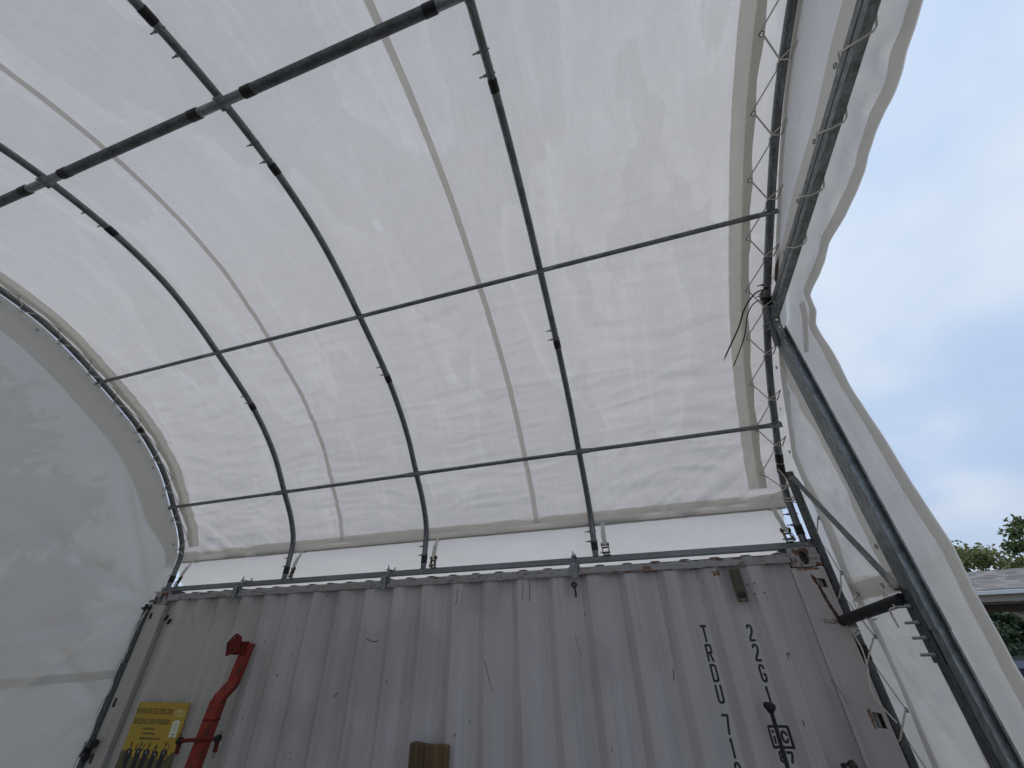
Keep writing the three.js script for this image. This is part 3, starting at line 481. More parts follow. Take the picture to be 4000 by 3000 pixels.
{ const g = thing('knotted_rope_end', 'brown knotted rope end hanging under a beam clamp', 'rope'); const m = std({ color: 0x4c423a, roughness: 0.95 });
  const pts = []; for (let k = 0; k < 46; k++) { const a = k / 45 * 15, r = 0.016 + 0.004 * Math.sin(k * 1.7); pts.push(V(4.392 + r * Math.cos(a), -0.150 + r * 0.9 * Math.sin(a) + 0.002 * Math.sin(k), 0.030 + 0.010 * Math.sin(a * 0.37))); }
  part('knot', tube(pts, 0.0075, 7), m, g); part('tail', tube(curve([V(4.392, -0.165, 0.03), V(4.398, -0.20, 0.024), V(4.396, -0.232, 0.02)], 8), 0.008, 7), m, g); part('tail', tube(curve([V(4.394, -0.135, 0.03), V(4.398, -0.12, 0.024), V(4.399, -0.112, 0.014)], 8), 0.004, 6), M.bolt, g); settle(g); }

// ------------------------------------------------------------------ open gable: door post, header, legs and braces
const POSTX = 6.10;
{
  const g = thing('door_post', 'tall galvanised channel door post standing at the open end', 'post');
  const chan = (x0, x1, z0, z1, t, lip) => [[x0, z0], [x0, z1], [x0 + lip, z1], [x0 + lip, z1 - t], [x0 + t, z1 - t], [x0 + t, z0 + t], [x1 - t, z0 + t], [x1 - t, z1 - t], [x1 - lip, z1 - t], [x1 - lip, z1], [x1, z1], [x1, z0]];
  const ext = (o, yT, yB) => prism(o, new THREE.Vector3(0, yT + H, 0), AX, AZ, yT - yB, [], 0.0006);
  part('channel', ext(chan(POSTX, POSTX + 0.054, 0.731, 0.792, 0.0028, 0.009).map(q => Math.abs(q[1] - 0.7338) < 1e-6 ? [q[0], 0.766] : q), 1.30, -0.466), M.galvPost, g);
  part('channel', ext(chan(POSTX + 0.004, POSTX + 0.0525, 0.733, 0.789, 0.0028, 0.009).map(q => Math.abs(q[1] - 0.7358) < 1e-6 ? [q[0], 0.766] : q), -0.467, -2.588), M.galvPost, g);
  part('back_tube', ext([[POSTX + 0.001, 0.672], [POSTX + 0.050, 0.672], [POSTX + 0.050, 0.7275], [POSTX + 0.001, 0.7275]], 1.32, -0.30), M.galvPost, g);
  part('back_tube', ext([[POSTX + 0.004, 0.650], [POSTX + 0.048, 0.650], [POSTX + 0.048, 0.7265], [POSTX + 0.004, 0.7265]], -0.301, -2.588), M.galvOld, g);
  const pl = part('splice_plate', boxAt(POSTX - 0.003, POSTX + 0.0015, -0.595, -0.330, 0.640, 0.727, 0.001), M.galvOld, g);
  for (const y of [-0.372, -0.438, -0.498, -0.562]) {
    part('bolt', cyl(V(POSTX - 0.052, y - 0.002, 0.668), V(POSTX - 0.002, y, 0.690), 0.0062, 7), M.bolt, pl); part('nut', cyl(V(POSTX - 0.022, y - 0.001, 0.681), V(POSTX - 0.009, y, 0.687), 0.0115, 6), M.bolt, pl); part('washer', cyl(V(POSTX - 0.0085, y, 0.687), V(POSTX - 0.0035, y, 0.689), 0.0125, 12), M.bolt, pl);
  }
  settle(g);
  const yH = z => 1.436 + (z - 0.911) * 0.109, hb = thing('door_header', 'dark galvanised header beam sloping up over the open end', 'beam');
  for (const m of [1, -1]) {
    const a = new THREE.Vector3(0, yH(0.80), 0.80), b = new THREE.Vector3(0, yH(ZR), ZR); let d = b.clone().sub(a); const len = d.length(); d.normalize();
    const up = new THREE.Vector3(0, d.z, -d.y); const geo = o => { const q = prism(o, a.clone().add(new THREE.Vector3(0, H, 0)), AX, up, len, [], 0.0006); if (m < 0) { q.scale(1, 1, -1); q.translate(0, 0, 2 * ZR); } return q; };
    part('header_tube', geo([[POSTX + 0.001, 0.004], [POSTX + 0.046, 0.004], [POSTX + 0.046, 0.040], [POSTX + 0.001, 0.040]]), M.galvPost, hb);
    part('header_rail', geo([[POSTX + 0.003, -0.001], [POSTX + 0.003, -0.036], [POSTX + 0.044, -0.041], [POSTX + 0.044, -0.001]].reverse()), M.galvPost, hb);
  }
  settle(hb);
  const p2 = thing('door_post', 'second door post on the far side of the open end', 'post');
  part('channel', ext(chan(POSTX, POSTX + 0.054, 2 * ZR - 0.731, 2 * ZR - 0.670, 0.0028, 0.011), 1.42, -2.588), M.galv, p2); part('back_tube', ext([[POSTX + 0.001, 2 * ZR - 0.729], [POSTX + 0.050, 2 * ZR - 0.729], [POSTX + 0.050, 2 * ZR - 0.785], [POSTX + 0.001, 2 * ZR - 0.785]].reverse(), 1.42, -2.588), M.galv, p2); settle(p2);

  const br = thing('corner_bracket', 'slotted steel corner bracket joining arch, header and post', 'bracket');
  part('stub_tube', prism([[-0.024, -0.024], [0.024, -0.024], [0.024, 0.024], [-0.024, 0.024]], V(6.074, 1.545, 0.905), new THREE.Vector3(0.25, 0, 0.97).normalize(), new THREE.Vector3(0.9, 0.28, -0.23).normalize().cross(new THREE.Vector3(0.25, 0, 0.97).normalize()).cross(new THREE.Vector3(0.25, 0, 0.97).normalize()).normalize(), 0.02), M.galvOld, br);
  part('strut', tube(line(V(6.068, 1.555, 0.895), V(6.095, 1.20, 0.705), 4), 0.024, 4), M.galv, br);
  const slotPlate = (p, q, w) => { const d = q.clone().sub(p), L = d.length(); d.normalize(); const side = new THREE.Vector3(0.55, 0, 0.83), nrm = new THREE.Vector3().crossVectors(side, d).normalize(); side.crossVectors(d, nrm).normalize(); return prism([[-w, 0], [w, 0], [w, L], [-w, L]], p, side, d, 0.005, [oval(0, L * 0.30, 0.010, 0.005), oval(0, L * 0.72, 0.010, 0.005)]); };
  part('slotted_plate', slotPlate(V(6.083, 1.40, 0.92), V(6.088, 1.285, 0.83), 0.022), M.galv, br);
  part('slotted_plate', slotPlate(V(6.088, 1.30, 0.845), V(6.094, 1.20, 0.80), 0.020), M.zinc, br);
  for (const [y, z] of [[1.345, 0.80], [1.312, 0.785]]) { part('bolt', cyl(V(6.03, y, z - 0.03), V(6.09, y, z), 0.0045, 6), M.bolt, br); part('nut', cyl(V(6.052, y, z - 0.019), V(6.064, y, z - 0.013), 0.009, 6), M.bolt, br); }
  part('clip', tube(curve([V(6.08, 1.455, 0.955), V(6.085, 1.41, 0.935), V(6.09, 1.385, 0.925)], 6), 0.004, 6), M.zinc, br);
  settle(br);

  const leg = thing('corner_pipe', 'galvanised corner pipe running down the right container edge', 'pipe');
  part('upper_pipe', tube(curve([V(6.090, 0.52, 0.006), V(6.093, 0.2, -0.024), V(6.096, -0.2, -0.052), V(6.096, -0.585, -0.056)], 16), 0.0275, 16), M.galvOld, leg);
  part('lower_pipe', tube(line(V(6.096, -0.586, -0.056), V(6.096, -2.588, -0.056), 8), 0.0285, 16), M.galvOld, leg);
  part('tape_band', tube(line(V(6.096, -0.555, -0.055), V(6.096, -0.625, -0.056), 3), 0.0305, 16), M.tape, leg);
  settle(leg);
  const brace = thing('diagonal_brace', 'thin diagonal brace tube from the corner pipe to the door post', 'brace');
  part('brace_tube', tube(line(V(6.080, 0.470, 0.055), V(6.086, -0.300, 0.682), 31), t => { const k = sst(0.02, 0.10, Math.min(t, 1 - t)); return [mix(0.007, 0.016, k), mix(0.023, 0.016, k)]; }, 14), M.galv, brace);
  part('bolt', cyl(V(6.05, 0.448, 0.073), V(6.10, 0.448, 0.073), 0.006, 6), M.bolt, brace); part('bolt', cyl(V(6.062, -0.282, 0.667), V(6.11, -0.282, 0.667), 0.006, 6), M.bolt, brace); settle(brace);
  const st = thing('cross_pipe', 'short thick dark pipe between container edge and door post', 'pipe');
  part('pipe', tube(line(V(6.030, -0.428, 0.020), V(6.088, -0.342, 0.668), 8), 0.0275, 16), M.darkSteel, st); part('end_cap', tube(line(V(6.0298, -0.4284, 0.0175), V(6.0310, -0.4268, 0.030), 2), 0.0282, 16), M.darkSteel, st);
  part('end_bolt', cyl(V(6.010, -0.425, 0.032), V(6.05, -0.422, 0.032), 0.006, 6), M.bolt, st); settle(st);
  const ll = thing('corner_pipe', 'galvanised corner pipe down the left container edge with loose cord', 'pipe');
  part('lower_pipe', tube(line(V(-0.034, -0.13, 0.006), V(-0.034, -2.588, 0.006), 12), 0.0285, 16), M.galvOld, ll); part('pipe_cap', tube(line(V(-0.034, -0.11, 0.006), V(-0.034, -0.165, 0.006), 3), 0.031, 14), M.darkSteel, ll);
  part('hose_clamp', boxAt(-0.06, 0.02, -0.155, -0.135, 0.004, 0.05, 0.004), M.darkSteel, ll); part('wire_box', boxAt(-0.018, 0.030, -0.098, -0.072, 0.012, 0.036, 0.004), M.zinc, ll);
  part('loose_cord', tube(curve([V(0.02, -0.10, 0.03), V(0.0, -0.20, 0.036), V(-0.05, -0.30, 0.045), V(-0.035, -0.42, 0.045), V(-0.01, -0.52, 0.042), V(-0.058, -0.62, 0.044), V(-0.03, -0.72, 0.046), V(-0.012, -0.80, 0.044), V(-0.06, -0.92, 0.044), V(-0.02, -1.05, 0.046), V(-0.015, -1.14, 0.045), V(-0.06, -1.28, 0.045), V(-0.03, -1.5, 0.045)], 90), 0.0044, 6), M.cord, ll);
  part('loose_cord', tube(curve([V(0.012, -0.13, 0.03), V(-0.012, -0.30, 0.040), V(-0.020, -0.46, 0.042), V(-0.012, -0.60, 0.042)], 30), 0.0042, 6), M.cord, ll);
  const jj = part('coupling', tube(line(V(-0.034, -1.16, 0.006), V(-0.034, -1.26, 0.006), 3), 0.040, 14), M.darkSteel, ll); part('coupling_knob', tube(line(V(0.01, -1.175, 0.03), V(0.085, -1.168, 0.05), 3), 0.030, 12), M.black, ll); part('coupling_knob', tube(line(V(0.0, -1.25, 0.03), V(0.05, -1.255, 0.05), 3), 0.030, 12), M.black, ll);
  settle(ll);
}

// ------------------------------------------------------------------ gable cloths
const zArch = y => prof(sAtY(y), 0.018)[1], yArch = z => { if (z > ZR) z = 2 * ZR - z; let a = 0, b = PL / 2; for (let k = 0; k < 36; k++) { const m = (a + b) / 2; prof(m, 0.022)[1] < z ? a = m : b = m; } return prof(a, 0.022)[0]; };
const clothX = (x, y, z, amp, k) => x + amp * (fbm(z * 2.4 + y * 1.1, y * 2.2 - z * 0.8, 4, k) - 0.5) + amp * 0.35 * (1 - Math.abs(2 * fbm(z * 5 + y * 3.5, y * 1.6, 2, k + 3) - 1)) - amp * 0.2;
const yG = z => 1.566 + 0.132 * ((z > ZR ? 2 * ZR - z : z) - 1.213);
function grommetX(parent, x, y, z) { const t = new THREE.TorusGeometry(0.0105, 0.003, 6, 16); t.rotateY(Math.PI / 2); t.translate(x, y + H, z); part('grommet', t, M.zinc, parent); }
const gableTop = thing('gable_cloth', 'white cloth panel above the door header at the open end', 'fabric panel');
const GR = [[2.16, 2.101], [2.066, 1.809], [1.931, 1.532], [1.784, 1.246], [1.611, 0.955]], GH = [[1.694, 2.179], [1.657, 1.863], [1.618, 1.548], [1.566, 1.213]];
{
  const f = (u, v, d = 0) => { const z = mix(0.96, 2 * ZR - 0.96, u), y = mix(yG(z) - 0.036 + 0.010 * Math.sin(z * 9), yArch(z), v); return V(clothX(6.146, y, z, 0.055 * Math.sin(Math.PI * Math.min(1, Math.max(0, v))), 301) + d, y, z); };
  part('cloth', gridGeo(300, 24, (u, v) => f(u, v), (u, v) => { const p = f(u, v); return [p.z, p.y]; }), M.sheet, gableTop);
  part('lower_hem', gridGeo(300, 3, (u, v) => { const p = f(u, 0); p.y += v * 0.115; p.x -= 0.005; return p; }, (u, v) => [u * 3.7, v * 0.1]), M.hem, gableTop);
  part('upper_hem', gridGeo(300, 3, (u, v) => { const p = f(u, 1); p.y -= v * Math.min(0.06, 0.8 * (p.y - f(u, 0).y)); p.x -= 0.005; return p; }, (u, v) => [u * 3.7, v * 0.1]), M.hem, gableTop);
  for (const [y, z] of [...GR, ...GH]) grommetX(gableTop, 6.134, y, z); settle(gableTop);
}
const GS = [[1.164, 0.470], [0.941, 0.240], [0.650, 0.075], [0.168, 0.070], [-0.169, 0.045]];
const gableSide = thing('gable_cloth', 'white cloth panel between right corner pipe and door post, above the cross pipe', 'fabric panel');
{
  const zl = y => y > 0.62 ? zArch(y) : mix(zArch(0.62), 0.018 + 0.012 * Math.sin(y * 9), sst(0.62, 0.2, y));
  const f = (u, v) => { const y = mix(1.235, -0.315, v) + 0.03 * (u - 0.5) * sst(0.6, 1, v), zr = 0.625 - 0.03 * Math.sin(v * 9), z = mix(zl(y), zr, u); return V(clothX(6.150, y, z, 0.085 * Math.sin(Math.PI * u), 311), y, z); };
  part('cloth', gridGeo(50, 140, f, (u, v) => { const p = f(u, v); return [p.z, p.y]; }), M.sheet, gableSide);
  const st = (u0, u1, nm) => part(nm, gridGeo(3, 140, (u, v) => { const a = f(0, v), b = f(1, v), w = Math.max(0.05, b.z - a.z), p = u1 > 0 ? f(Math.min(0.9, mix(u0, u1, u) / w), v) : f(Math.max(0.1, 1 + mix(u0, u1, u) / w), v); p.x -= 0.005; return p; }, (u, v) => [u * 0.1, v * 1.5]), M.hem, gableSide);
  st(0.0, 0.105, 'pipe_hem'); st(-0.12, -0.0, 'post_hem');
  part('bottom_hem', gridGeo(30, 4, (u, v) => { const p = f(u, 1); p.y += v * 0.088 + 0.003; p.x -= 0.009; return p; }, (u, v) => [u * 0.6, v * 0.09]), M.hem, gableSide);
  for (const [y, z] of [...GS, [-0.294, 0.139], [-0.270, 0.459], [-0.093, 0.590]]) grommetX(gableSide, 6.126, y, z); settle(gableSide);
}
const gableLow = thing('gable_cloth', 'white cloth strip below the cross pipe beside the door post', 'fabric panel');
const GL2 = [[-0.511, 0.040], [-0.849, 0.020], [-1.19, 0.015]];
{
  const f = (u, v) => { const y = mix(-0.20, -2.56, v), z = mix(0.012 + 0.02 * Math.sin(y * 7), 0.640 - 0.02 * Math.sin(y * 5 + 1), u); return V(clothX(6.172, y, z, 0.065 * Math.sin(Math.PI * u), 321), y, z); };
  part('cloth', gridGeo(40, 150, f, (u, v) => { const p = f(u, v); return [p.z, p.y]; }), M.sheet, gableLow);
  for (const [u0, u1] of [[0, 0.12], [0.80, 1]]) part('edge_hem', gridGeo(3, 150, (u, v) => { const p = f(mix(u0, u1, u), v); p.x -= 0.005; return p; }, (u, v) => [u * 0.1, v * 2]), M.hem, gableLow);
  part('outer_cloth', gridGeo(30, 120, (u, v) => { const y = mix(0.42, -2.56, v), z = mix(mix(-0.27, -0.62, sst(0.04, -0.06, y)), 0.035, u); return V(clothX(6.205, y, z, 0.03, 325), y, z); }, (u, v) => [u * 0.7, v * 3]), M.sheet, gableLow);
  for (const [y, z] of [...GL2, [-0.764, 0.575]]) grommetX(gableLow, 6.155, y, z); settle(gableLow);
}
const flap = thing('weather_flap', 'white cloth weather flap hanging behind the header and door post', 'fabric flap');
{
  const pairs = [[1.45, 4.6, 1.80], [1.50, 3.6, 1.85], [1.54, 2.95, 1.88], [1.50, 2.60, 1.86], [1.471, 2.421, 1.85], [1.408, 2.170, 1.82], [1.404, 2.091, 1.81], [1.385, 1.905, 1.80], [1.360, 1.830, 1.79], [1.355, 1.598, 1.77], [1.366, 1.410, 1.75], [1.337, 1.298, 1.73]].map(q => [[q[0], q[1]], [q[2] - 0.12, q[1]]]);
  pairs.push([[1.332, 1.034], [1.72, 0.88]], [[1.225, 1.004], [1.66, 0.62]], [[1.170, 0.925], [1.45, 0.56]]);
  for (const [y, z] of [[0.93, 0.934], [0.69, 0.929], [0.387, 0.923], [0.13, 0.914], [-0.151, 0.938], [-0.317, 0.91], [-0.534, 0.896], [-0.649, 0.885], [-1.2, 0.88], [-2.54, 0.88]]) pairs.push([[y, z], [y, 0.635]]);
  const o = new THREE.CatmullRomCurve3(pairs.map(q => new THREE.Vector3(0, q[0][0], q[0][1])), false, 'catmullrom', 0.18), n = new THREE.CatmullRomCurve3(pairs.map(q => new THREE.Vector3(0, q[1][0], q[1][1])), false, 'centripetal');
  const N = 260, f = (u, v) => { const a = o.getPoint(v), b = n.getPoint(v), y = mix(a.y, b.y, u), z = mix(a.z, b.z, u); return V(6.215 + 0.025 * (1 - u) + 0.045 * (1 - u * 0.8) * (fbm(z * 2.2 + 4, y * 1.5, 4, 331) - 0.5) + 0.09 * (fbm((z + y * 0.12) * 9, (y - z * 0.15) * 1.6, 3, 333) - 0.5) * sst(0.12, 0.45, u) * (1 - u) + 0.012 * (1 - u) * (fbm((z + y * 0.5) * 7, y * 3 - z * 2, 2, 334) - 0.5), y, z); };
  part('cloth', gridGeo(26, N, f, (u, v) => { const p = f(u, v); return [p.z, p.y]; }), M.sheet, flap);
  part('edge_hem', gridGeo(4, N, (u, v) => { const a = o.getPoint(v), b = n.getPoint(v), L = a.distanceTo(b), p = f(u * 0.068 / L, v); p.x -= 0.006; return p; }, (u, v) => [u * 0.07, v * 8]), M.hem, flap);
  // folded corner gusset
  part('corner_gusset', gridGeo(2, 12, (u, v) => { const a = [[1.30, 1.03], [1.215, 0.985], [1.06, 0.80]], b = [[1.33, 0.965], [1.26, 0.925], [1.085, 0.745]], k = Math.min(1.999, v * 2), i = Math.floor(k), t = k - i, A0 = [mix(a[i][0], a[i + 1][0], t), mix(a[i][1], a[i + 1][1], t)], B0 = [mix(b[i][0], b[i + 1][0], t), mix(b[i][1], b[i + 1][1], t)]; return V(6.196, mix(A0[0], B0[0], u), mix(A0[1], B0[1], u)); }, (u, v) => [u * 0.07, v * 0.3]), M.hem, flap);
  settle(flap);
}
const gableL = thing('end_wall_cloth', 'large white cloth closing the left end of the shelter', 'fabric wall');
const GLL = [[2.111, 2.245], [2.03, 1.945], [1.919, 1.636], [1.774, 1.335], [1.598, 1.048], [1.395, 0.784], [1.182, 0.542], [0.933, 0.318], [0.70, 0.12], [0.47, 0.0]];
{
  const top = z => { const q = Math.min(z, 2 * ZR - z); return q < -0.075 ? 0.40 : Math.max(0.40, yArch(q)); };
  const fold = (y, z) => { let h = 0.07 * (fbm(z * 0.9 + y * 0.5 + 3, y * 0.7 - z * 0.35, 4, 341) - 0.5); for (const [zc, yc, a, l] of [[0.0, -0.12, -0.75, 1.7], [0.0, -0.12, -0.25, 1.2], [0.0, -0.1, 0.45, 1.6], [0.0, -0.1, 1.0, 1.8], [0.0, -0.95, 0.7, 0.9], [0.0, -0.95, -0.6, 0.8]]) { const dz = z - zc, dy = y - yc, r = Math.hypot(dz, dy), t = Math.atan2(dy, dz) - a; h += 0.042 * Math.exp(-Math.pow(t * r / 0.05, 2)) * sst(0, 0.3, r) * (1 - sst(l * 0.5, l, r)); } return h + 0.018 * (fbm(z * 5 + y * 2, y * 1.6, 3, 345) - 0.5); };
  const f = (u, v, d = 0) => { const z = mix(-0.13, 2 * ZR + 0.13, u), t = top(z), y = mix(t, -2.57, v), e = sst(0, 0.06, v) * sst(0, 0.02, u) * sst(0, 0.02, 1 - u); const w = fold(y, z); return V(-0.074 + (w * 0.85 - 0.045) * e + d, y, z); };
  part('cloth', gridGeo(260, 220, (u, v) => f(u, v), (u, v) => { const p = f(u, v); return [p.z, p.y]; }), M.gableCloth, gableL);
  const onCloth = (y, z) => { const t = top(z), q = f((z + 0.13) / (2 * ZR + 0.26), Math.min(1, Math.max(0, (t - y) / (t + 2.57)))); q.x += 0.006; return q; };
  const sh = sAtY(0.25); part('arch_hem', gridGeo(5, 320, (u, v) => { const s1 = mix(sh, PL - sh, v), ss = Math.min(s1, PL - s1), w = mix(0.05, 0.205, sst(0.1, 0.9, ss)), [y, z] = prof(s1, mix(0.015, -w, u)); return onCloth(y, z); }, (u, v) => [u * 0.2, v * 7]), M.hem, gableL);
  part('seam_band', gridGeo(200, 3, (u, v) => { const z = mix(-0.06, 5.6, u), y = mix(-0.655, -0.722, v) + 0.012 * (z < 1 ? z : 1); return onCloth(y, z); }, (u, v) => [u * 5.6, v * 0.07]), M.hem, gableL);
  for (const [y, z] of GLL) grommetX(gableL, -0.058, y, z - 0.0); settle(gableL);
}

// ------------------------------------------------------------------ lacing cords
{
  const r = thing('lacing_cord', 'grey cord zigzagging between the right roof flap and arch', 'cord'); const pts = [];
  const rows = rowR.filter(q => q[0] < PL / 2 + 0.5).reverse();
  const gAt = s => { let best = null; for (const [y, z] of [...GR, [1.39, 0.70], ...GS.slice(0, 3)]) { const sg = sAtY(y), d = Math.abs(sg - s); if (!best || d < best[0]) best = [d, y, z, sg]; } return best; };
  rows.forEach(([s, c], k) => {
    const inn = c.clone(); const back = A(4, s, -0.19, 0.004); pts.push(back.lerp(c, 0.75), inn.clone().add(new THREE.Vector3(0, -0.004, 0.004)));
    if (k === rows.length - 1) { pts.push(A(4, s - 0.10, -0.03, -0.028), A(4, s - 0.12, 0.012, -0.03)); return; }
    const sg = s - GP * 0.40, y0 = prof(sg)[0];
    pts.push(A(4, s - 0.135, -0.028, -0.026), A(4, s - 0.145, 0.018, -0.0275), A(4, s - 0.150, 0.034, 0.0));
    pts.push(A(4, s - 0.075, 0.052, -0.022), A(4, s - 0.10, 0.018, -0.030), A(4, s - 0.125, -0.016, -0.026), A(4, s - 0.150, -0.030, -0.006), A(4, s - 0.185, -0.030, -0.004));
  });
  part('cord', tube(pts, 0.0044, 6), M.cord, r); settle(r);
  const l = thing('lacing_cord', 'grey cord zigzagging between left roof flap, arch and end wall', 'cord'), q = [];
  rowL.filter(w => w[0] < PL / 2 + 0.5).reverse().forEach(([s, c]) => { q.push(c.clone().add(new THREE.Vector3(0, -0.003, 0.003)), A(0, s - 0.07, 0.030, -0.010), A(0, s - 0.085, 0.0, -0.029), A(0, s - 0.11, -0.032, -0.012), A(0, s - 0.13, -0.066, -0.020), A(0, s - 0.105, -0.045, -0.035), A(0, s - 0.12, -0.005, -0.033), A(0, s - 0.16, 0.028, -0.018), A(0, s - 0.18, 0.032, 0.008)); });
  part('cord', tube(q, 0.0042, 6), M.cord, l); settle(l);
  const h = thing('lacing_cord', 'grey cord wound round the door header', 'cord'), w = [];
  for (let z = 2.55; z > 1.0; z -= 0.318) { const y = 1.436 + (z - 0.911) * 0.109; w.push(V(6.152, y + 0.046, z + 0.20), V(6.150, y - 0.038, z + 0.125), V(6.140, y - 0.046, z + 0.112), V(6.100, y - 0.043, z + 0.095), V(6.097, y - 0.002, z + 0.065), V(6.096, y + 0.044, z + 0.030), V(6.130, yG(z), z)); }
  part('cord', tube(w, 0.0044, 6), M.cord, h); settle(h);
  const p = thing('lacing_cord', 'grey cord tying the side cloth to the right corner pipe', 'cord'), o = [];
  [[0.168, 0.070], [-0.169, 0.045], [-0.511, 0.040], [-0.849, 0.020], [-1.19, 0.015]].forEach(([y, z], k) => { const x = k < 2 ? 6.122 : 6.152; o.push(V(x, y + 0.004, z), V(6.110, y - 0.08, -0.012), V(6.082, y - 0.13, -0.026), V(6.066, y - 0.15, -0.050), V(6.085, y - 0.17, -0.087), V(6.128, y - 0.14, -0.06), V(6.132, y - 0.20, -0.03)); });
  part('cord', tube(o, 0.0044, 6), M.cord, p); settle(p);
  const e = thing('lacing_cord', 'knotted cord ends hanging from the cross pipe and its eyelets', 'cord');
  part('cord', tube(curve([V(6.118, -0.294, 0.139), V(6.075, -0.33, 0.17), V(6.05, -0.395, 0.26), V(6.045, -0.425, 0.34), V(6.055, -0.42, 0.40)], 30), 0.0044, 6), M.cord, e);
  part('cord', tube(curve([V(6.12, -0.294, 0.139), V(6.11, -0.34, 0.135), V(6.10, -0.38, 0.13)], 10), 0.0044, 6), M.cord, e); part('cord', tube(curve([V(6.12, -0.270, 0.459), V(6.11, -0.33, 0.46), V(6.10, -0.36, 0.462)], 10), 0.0044, 6), M.cord, e);
  part('cord', tube(curve([V(6.118, -0.270, 0.459), V(6.09, -0.32, 0.54), V(6.055, -0.372, 0.640)], 14), 0.0044, 6), M.cord, e);
  part('cord', tube(curve([V(6.05, -0.375, 0.645), V(6.045, -0.385, 0.60), V(6.05, -0.42, 0.585), V(6.05, -0.46, 0.592)], 14), 0.0044, 6), M.cord, e);
  part('cord', tube(curve([V(6.06, -0.455, 0.04), V(6.04, -0.475, 0.05), V(6.05, -0.50, 0.07), V(6.075, -0.48, 0.08), V(6.06, -0.46, 0.05), V(6.045, -0.49, 0.06), V(6.055, -0.57, 0.055), V(6.045, -0.66, 0.05), V(6.02, -0.74, 0.05), V(6.02, -0.80, 0.055), V(6.05, -0.86, 0.05), V(6.075, -0.90, 0.045)], 60), 0.0040, 6), M.cord, e);
  part('knot', tube(curve(Array.from({ length: 26 }, (_, k) => V(6.060 + 0.016 * Math.cos(k * 1.3), -0.478 + 0.012 * Math.sin(k * 1.9), 0.058 + 0.014 * Math.sin(k * 1.3))), 90), 0.0036, 5), M.cord, e);
  settle(e);
  const kn = thing('lacing_cord', 'cord knots looped round the foot of the right arch', 'cord');
  const ring = (s, r) => Array.from({ length: 20 }, (_, k) => { const a = k / 19 * 6.6, c = A(4, s + 0.006 * Math.sin(k), 0.022, 0.0); return c.add(new THREE.Vector3(Math.cos(a) * r, 0.008 * Math.sin(a * 2), Math.sin(a) * r * 0.75)); });
  const sk = sAtY(0.44), sk2 = sAtY(0.33); part('cord', tube(ring(sk, 0.050), 0.0044, 6), M.cord, kn); part('cord', tube(ring(sk2, 0.050), 0.0044, 6), M.cord, kn); part('cord', tube(ring(sk2 + 0.022, 0.052), 0.0044, 6), M.cord, kn);
  part('cord', tube(curve([A(4, sAtY(0.56), -0.03, -0.03), A(4, sAtY(0.50), 0.0, -0.055), A(4, sAtY(0.43), -0.01, -0.05), A(4, sAtY(0.40), -0.05, -0.03)], 20), 0.0044, 6), M.cord, kn);
  part('cord', tube(curve([A(4, sAtY(0.52), 0.04, -0.04), A(4, sAtY(0.47), 0.055, -0.06), A(4, sAtY(0.40), 0.045, -0.055), A(4, sAtY(0.335), 0.04, -0.045)], 20), 0.0044, 6), M.cord, kn);
  part('cord', tube(curve([A(4, sAtY(0.40), -0.05, -0.03), A(4, sAtY(0.38), -0.10, -0.03), A(4, sAtY(0.35), -0.13, -0.035)], 12), 0.003, 6), M.cord, kn);
  settle(kn);
}
{
  const mk = (label, p, r) => { const g = thing('cable_tie', label, 'cable tie', 'black cable ties on the right arch'); part('tail', tube(curve(p, 36), () => [r, r * 0.55], 6), M.black, g); part('head', tube(line(p[0].clone().add(new THREE.Vector3(-0.012, 0.002, 0.006)), p[0].clone().add(new THREE.Vector3(0.012, 0, 0)), 2), r * 2.0, 6), M.black, g); return settle(g); };
  mk('longer thicker black cable tie tail curling from the right arch', [[6.04, 1.473, 1.013], [5.96, 1.436, 1.037], [5.90, 1.399, 0.962], [5.86, 1.334, 0.832], [5.82, 1.298, 0.671], [5.79, 1.273, 0.534]].map(q => V(...q)), 0.0052);
  mk('thinner lower black cable tie tail curling from the right arch', [[6.04, 1.462, 0.925], [5.96, 1.417, 0.957], [5.90, 1.345, 0.952], [5.86, 1.234, 0.862], [5.82, 1.169, 0.762], [5.79, 1.126, 0.664]].map(q => V(...q)), 0.0036);
}

